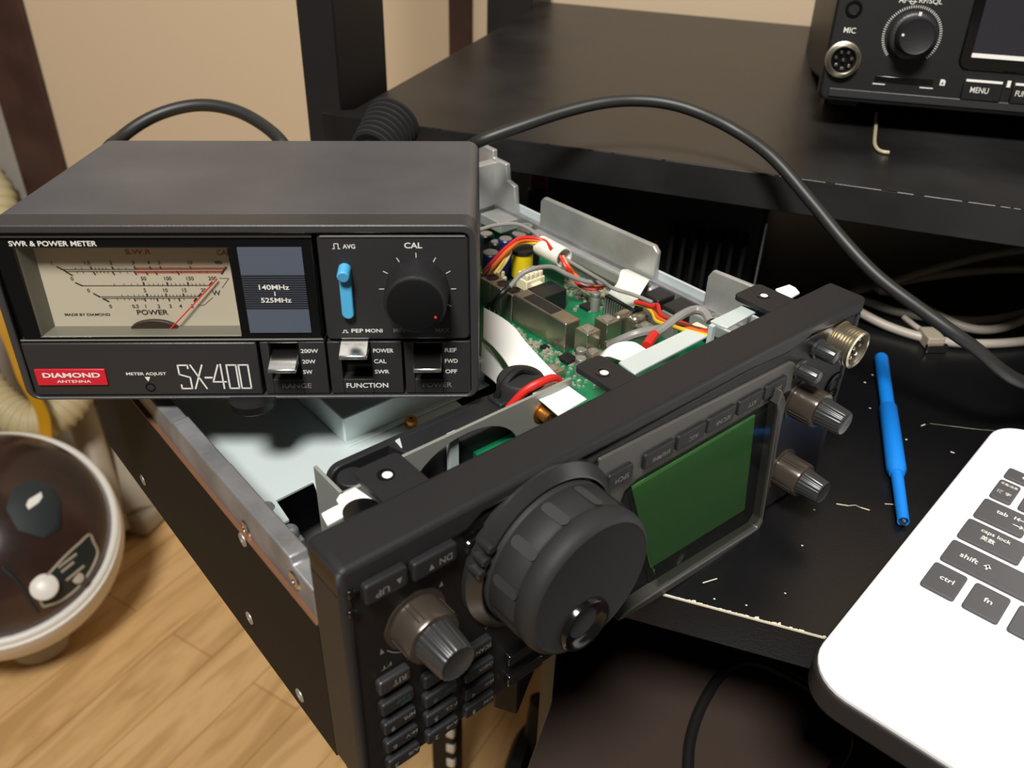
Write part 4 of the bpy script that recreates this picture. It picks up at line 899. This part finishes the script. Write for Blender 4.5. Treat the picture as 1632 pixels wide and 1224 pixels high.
key(23.1, 35.4, *rows[4], legends=(('A=B', .6, 1.2, 4.6, 1.6, 'inkdim'), ('2', 8.2, 2.2, 1.4, 2.1, 'inkdim')))
key(37.9, 49.0, *rows[1], legends=(('SCAN', .8, 2.0, 6.0, 1.8, 'inkdim'),))
key(38.0, 49.8, 21.2, 26.4, legends=(('CHECK', .8, 1.3, 5.8, 1.6, 'inkdim'), ('7', 8.2, 2.4, 1.4, 2.1, 'inkgreen')))
key(38.1, 50.2, 12.4, 17.4, legends=(('MW', .8, 1.3, 3.6, 1.7, 'inkdim'), ('4', 8.2, 2.2, 1.4, 2.1, 'inkdim')))
key(38.1, 50.5, 3.4, 8.4, legends=(('V/M', .8, 1.2, 4.2, 1.7, 'inkdim'), ('1', 8.6, 2.2, 1.0, 2.1, 'inkdim')))
key(56.0, 68.0, 15.4, 20.2, m='gloss'); key(56.2, 72, 4.6, 9.6, m='gloss')
pm = MB()
def pt(s, x1, z1, w, h): pm.text(s, (x1, 1.2, z1), RXm, UZm, w, h, .01)
pt('FT', 13.6, 49.8, 3.4, 1.5)
pt('TONE▸REV', 18.6, 39.6, 9.0, 1.3); pt('A', 48.8, 39.4, 1.4, 1.6); pt('LOCK', 106.2, 73.0, 7.0, 1.8)
pm.poly([(30.6, 1.05, 68.2), (32.2, 1.05, 68.2), (31.6, 1.05, 70.4)]); pm.poly([(10.2, 1.05, 55.2), (11.6, 1.05, 55.2), (10.6, 1.05, 57.6)])
arc = [(22.2+11.4*math.cos(math.radians(a_)), 61.4+11.4*math.sin(math.radians(a_))) for a_ in range(212, 252, 5)]
for p_, q_ in zip(arc[:-1], arc[1:]): pm.line((p_[0], 1.2, p_[1]), (q_[0], 1.2, q_[1]), .35, N_)
pm.build('panel_lettering', 'inkdim', pnl)
# ------- twin knobs
def twin(cx, cz, r1=8.0, h1=10, r2=6.2, h2=21, k=1.0):
    c_ = np.array([cx, 1.2, cz])
    o = MB().lathe(c_, (0, -1, 0), [(r1+1.6, -.2), (r1+1.6, .5), (r1, .6), (r1, h1), (r1-.4, h1+.9), (r1-2, h1+1.1)], 60, flute=lambda a: 1+.012*math.cos(8*a)).build('outer_knob', 'smoke', ra, smooth=50)
    fl_ = lambda a: 1-.035*(.5+.5*math.cos(22*a))
    MB().lathe(c_, (0, -1, 0), [(r2, h1), (r2-1.0, h2-.6), (r2-1.4, h2), (r2-1.9, h2-.3), (.4, h2-.6)], 132, flute=fl_).build('inner_knob', 'cap', ra, smooth=60)
    mk = MB()
    for a_ in range(4):
        t = math.radians(20+90*a_)
        for s_ in (-.09, .09):
            p_ = c_+np.array([(r1+.05)*math.cos(t+s_), 0, (r1+.05)*math.sin(t+s_)]); mk.tube([p_-[0, 1, 0], p_-[0, h1-.5, 0]], .25, 6, 0)
    mk.build('grip_ridges', 'smoke', o)
twin(22.3, 61.4, 8.6, 8.6, 6.9, 20.0); twin(208.3, 57.4, 7.7, 10, 6.1, 21.5); twin(208.6, 21.8, 7.6, 10.5, 6.1, 20.8)
for cx, cz in ((203.2, 73.6), (213.0, 79.4)):
    MB().lathe((cx, 1.2, cz), (0, -1, 0), [(4.3, -.2), (4.3, 1.2), (3.4, 1.4), (3.2, 8.6), (2.7, 9.2), (.4, 9.0)], 64, flute=lambda a: 1-.04*(.5+.5*math.cos(16*a))).build('small_knob', 'cap', ra, smooth=60)
MB().lathe((235, 1.2, 53), (0, -1, 0), [(6.4, -.2), (6.2, .8), (4.2, .9), (3.9, .2), (2.4, .1), (2.2, -.6)], 36).build('jack_socket', 'gloss', ra)
# mic connector
mc = np.array([227.0, 1.2, 78.0]); pr = [(8.6, -.2), (8.6, .8), (7.6, .9)]
for k in range(6): pr += [(8.0, 1.2+k*1.3), (8.0, 1.7+k*1.3), (7.4, 2.0+k*1.3), (7.4, 2.3+k*1.3)]
pr += [(7.9, 9.0), (7.9, 9.8), (6.9, 10.2), (6.6, 9.8), (6.6, 4)]
ms = MB().lathe(mc, (0, -1, 0), pr, 48).build('microphone_socket', 'nickel', ra, smooth=30, label='threaded nickel microphone socket')
MB().lathe(mc, (0, -1, 0), [(6.6, 3.0), (6.6, 5.5)], 32).build('socket_insert', 'gloss', ms)
pn = MB()
for k in range(8):
    a_ = math.radians(k*360/7); r_ = 4.2 if k < 7 else 0
    pn.lathe(mc+np.array([r_*math.cos(a_), 0, r_*math.sin(a_)]), (0, -1, 0), [(.75, 5), (.75, 8.0), (.4, 8.4)], 12)
pn.build('socket_pins', 'chrome', ms)
# ------- display unit
du = MB(); du.ring([(93, 84), (196, 78.8), (200.5, 76), (205.5, 6), (203, .5), (196, -.5), (120, .2), (98, 10)], [(104, 66.5), (186.5, 67.8), (188.5, 66), (191, 11), (189, 8.6), (184, 7.6), (126, 8.4), (108, 14)], 1, -3.4, 2)
MB().prism([(92, 84.5), (194, 81.0), (197.4, 79), (199, 66), (186, 66.2), (112, 66.2), (106, 64), (104, 58), (92, 58)], 1, .2, 2).build('key_strip', 'strip', ra, bevel=.5)
def gpt(u, v, y): q_ = ry(u, v, y); return (q_[0], q_[2])
out_ = [gpt(990, 762, -4), gpt(1232, 622, -4), gpt(1247, 622, -4), gpt(1253, 640, -4), gpt(1222, 838, -6), gpt(1210, 856, -6), gpt(1046, 964, -6), gpt(992, 996, -6)]
in_ = [gpt(1000, 782, -3), gpt(1228, 645, -3), gpt(1236, 643, -3), gpt(1238, 655, -3), gpt(1212, 826, -3), gpt(1204, 840, -3), gpt(1048, 938, -3), gpt(1002, 968, -3)]
fr = MB(); fr.prism(in_[2:]+out_[2:][::-1], 1, -4.2, 1.6); dispf = fr.build('display_frame', 'framebar', ra, bevel=.7, seg=3)
MB().prism([gpt(1000, 782, 1), gpt(1236, 643, 1), gpt(1238, 655, 1), gpt(1212, 830, 1), gpt(1048, 940, 1), gpt(1034, 930, 1)], 1, .9, 1.6).build('display_backing', 'plastic2', dispf)
MB().prism([gpt(1006, 776, .8), gpt(1203, 661, .8), gpt(1186, 812, .8), gpt(1036, 905, .8)], 1, .6, 1.2).build('lcd', 'lcd', dispf, label='dim green LCD')
MB().prism([gpt(1002, 784, -2.4), gpt(1236, 645, -2.4), gpt(1238, 655, -2.4), gpt(1211, 828, -2.4), gpt(1048, 936, -2.4)], 1, -2.8, -2.4).build('display_window', 'lens', dispf)
def skey(u0, v0, u1, v1, s, w):
    a_ = ry(u0, v0, 0); b_ = ry(u1, v1, 0); x0, x1 = a_[0], b_[0]
    return x0, x1
for x0, x1, s, w in ((95.6, 107.2, 'SPCH', 6.2), (112.6, 127.6, 'kHz/MHz', 8.8), (129, 144.0, 'AGC', 5), (145, 160.8, 'AFC/NR', 8.4), (162.4, 177.0, 'ATT', 5), (178.4, 191.8, 'SET', 5)):
    key(x0, x1, 70.2, 76.6, 2.4, m='plastic', legends=((s, (x1-x0-w)*.4, 2.8, w, 2.0, 'inkdim'),), bev=.5)
# ================================================================ LARGE RADIO ON THE SHELF
tr_ = thing('shelf_radio', 'large black radio with bright MIC socket and dark screen standing on the shelf', 'radio', TF)
def tp2(u, v, y=0): q_ = TF.at(u, v, 1, y); return q_[0], q_[2]
TW, TH = 310, 118
MB().box(4, TW-4, 12, 210, 4, TH-4).build('case', 'tuner', tr_, bevel=3)
MB().prism(rrect(-3, TW, -1, TH, 5, 6), 1, 0, 13).build('front_panel', 'tuner', tr_, bevel=1.6, seg=3)
MB().box(2, TW-4, -1.0, 3, 1.2, 6.0).build('lower_lip', 'face', tr_, bevel=.6)
px0 = TF.at(1400, 235, 1, 25)
wb_ = -TF.o[2]+SZ
MB().box(8, 30, 60, 84, -11, 4).build('foot', 'gloss', tr_, bevel=2); MB().box(TW-60, TW-30, 60, 84, -11, 4).build('foot', 'gloss', tr_, bevel=2)
x, z = tp2(1343, 95); R0 = 9.6
c_ = np.array([x, 0, z])
jk = MB().lathe(c_, (0, -1, 0), [(R0, -.2), (R0, .6), (R0-.9, .9), (R0-1, 4.6), (R0-2.2, 5.4), (R0-2.8, 5.0), (R0-3.0, 1.2)], 44).build('microphone_socket', 'nickel', tr_, label='nickel microphone socket with eight pins')
MB().lathe(c_, (0, -1, 0), [(R0-3.0, .8), (R0-3.0, 2.2)], 32).build('socket_insert', 'gloss', jk)
pn = MB()
for k in range(8):
    a_ = math.radians(90+25+k*360/7); r_ = 4.4 if k < 7 else 0
    pn.lathe(c_+np.array([r_*math.cos(a_), 0, r_*math.sin(a_)]), (0, -1, 0), [(.95, 2), (.95, 4.2), (.4, 4.8)], 14)
pn.build('socket_pins', 'chrome', jk)
x, z = tp2(1361, 14); MB().lathe((x, 0, z), (0, -1, 0), [(4.6, -.2), (4.4, .7), (3.0, .8), (2.6, -.4), (.5, -.8)], 32).build('headphone_jack', 'gloss', tr_)
x, z = tp2(1453, 57); kc2 = np.array([x, 0, z]); KR = 12.4
o = MB().lathe(kc2, (0, -1, 0), [(KR, -.2), (KR, 4.6), (KR-.6, 5.4), (KR-2.2, 5.8)], 128, flute=lambda a: 1-.018*(.5+.5*math.cos(40*a))).build('outer_knob', 'face', tr_, smooth=60)
MB().lathe(kc2, (0, -1, 0), [(KR-2.6, 5), (KR-3.0, 14), (KR-3.6, 15), (KR-4.6, 14.6), (.4, 14.4)], 56).build('inner_knob', 'plastic', tr_, smooth=50)
lt_ = MB()
for k in range(61):
    a_ = math.radians(-45+270*k/60) ; ca, sa = math.cos(a_), math.sin(a_); lt_.line(kc2+np.array([14.0*ca, 0, 14.0*sa]), kc2+np.array([15.4*ca, 0, 15.4*sa]), .35, N_)
lt_.line(kc2+np.array([.6, -5.8, KR-2.2]), kc2+np.array([.7, -5.8, KR-.2]), 1.5, N_)
MB().lathe(kc2+np.array([-7.2, -14.9, .4]), (0, -1, 0), [(.7, -.4), (.7, .1)], 12).build('knob_dot', 'ink', tr_)
def tt2(s, u0, v0, u1, v1, h, b=.006):
    a_ = tp2(u0, v0); b_ = tp2(u1, v1); MB().text(s, (a_[0], 0, a_[1]), RX, UZ, b_[0]-a_[0], h, b).build('lettering', 'ink', tr_)
tt2('MIC', 1344, 52, 1363, 53, 2.9); tt2('AF', 1432, 4, 1446, 4, 2.9); tt2('RF/SQL', 1464, 6, 1501, 8, 2.9)
a_ = tp2(1448, 2); lt_.line((a_[0], 0, a_[1]), (a_[0]+4.4, 0, a_[1]), .4, N_)
for k in range(12):
    t0, t1 = math.radians(k*30), math.radians(k*30+30); lt_.line((a_[0]+2.2+1.3*math.cos(t0), 0, a_[1]+1.3*math.sin(t0)), (a_[0]+2.2+1.3*math.cos(t1), 0, a_[1]+1.3*math.sin(t1)), .35, N_)
# card slot
a_ = tp2(1392, 126); b_ = tp2(1488, 134)
sl = MB().box(a_[0]+.5, b_[0]-.5, -.3, 4, a_[1]-1.6, a_[1]+2.2).build('card_slot', 'gloss', tr_, bevel=.5)
m = MB(); m.box(a_[0], a_[0]+6.6, -.6, .2, a_[1]-2.6, a_[1]-2.1); m.box(b_[0]-7.0, b_[0], -.6, .2, a_[1]-2.6, a_[1]-2.1); m.build('slot_edge', 'offwhite', sl)
a_ = tp2(1497, 136); lt_.prism([(a_[0], a_[1]), (a_[0]+2.7, a_[1]), (a_[0]+2.7, a_[1]+2.4), (a_[0]+1.9, a_[1]+3.2), (a_[0], a_[1]+3.2)], 1, -.15, 0)
dk2 = MB(); dk2.poly([(a_[0]+.7, -.2, a_[1]+.7), (a_[0]+2.0, -.2, a_[1]+.7), (a_[0]+1.35, -.2, a_[1]+2.1)]); dk2.build('card_icon', 'gloss', tr_)
# screen and buttons
s0 = tp2(1533, 100); s1 = tp2(1548, 84)
MB().prism(rrect(s0[0]-2, s0[0]+150, s0[1]-3, TH-6, 5, 6), 1, -1.6, 2).build('screen_bezel', 'gloss', tr_, bevel=.8)
sb_ = MB().box(s1[0], s1[0]+140, -2.2, 0, s1[1], TH-10).build('screen', 'screen', tr_)
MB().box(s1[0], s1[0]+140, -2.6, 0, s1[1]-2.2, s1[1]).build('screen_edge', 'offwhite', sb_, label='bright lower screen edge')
b0 = tp2(1537, 126); b1 = tp2(1602, 131)
for k, s in enumerate(('MENU', 'FUNCTION', 'M.SCOPE', 'QUICK', 'EXIT')):
    x0 = b0[0]+k*25.2; z0 = b0[1]-12.0
    o = MB().box(x0, x0+20.5, -1.6, 2, z0+1.4, z0+12).build('button', 'tuner', tr_, bevel=.6)
    MB().box(x0+.8, x0+19.4, -1.9, 0, z0+11, z0+12.2).build('button_light', 'offwhite', o)
    w = 9.4 if k == 0 else 16
    MB().text(s, (x0+4.0 if k == 0 else x0+2, -1.6, z0+5.4), RX, UZ, w, 3.0, .006).build('legend', 'ink', o)
    if k < 4: MB().box(x0+21.9, x0+23.7, -1.2, 0, z0+9.6, z0+13).build('indicator', 'offwhite', tr_)
lt_.build('dial_marks', 'ink', tr_)
MB().box(-5.5, -2.6, 2, 12, TH-50+36, TH-44+36).build('side_catch', 'tuner', tr_, bevel=1)
for m_ in (_to,): bpy.data.objects.remove(m_)
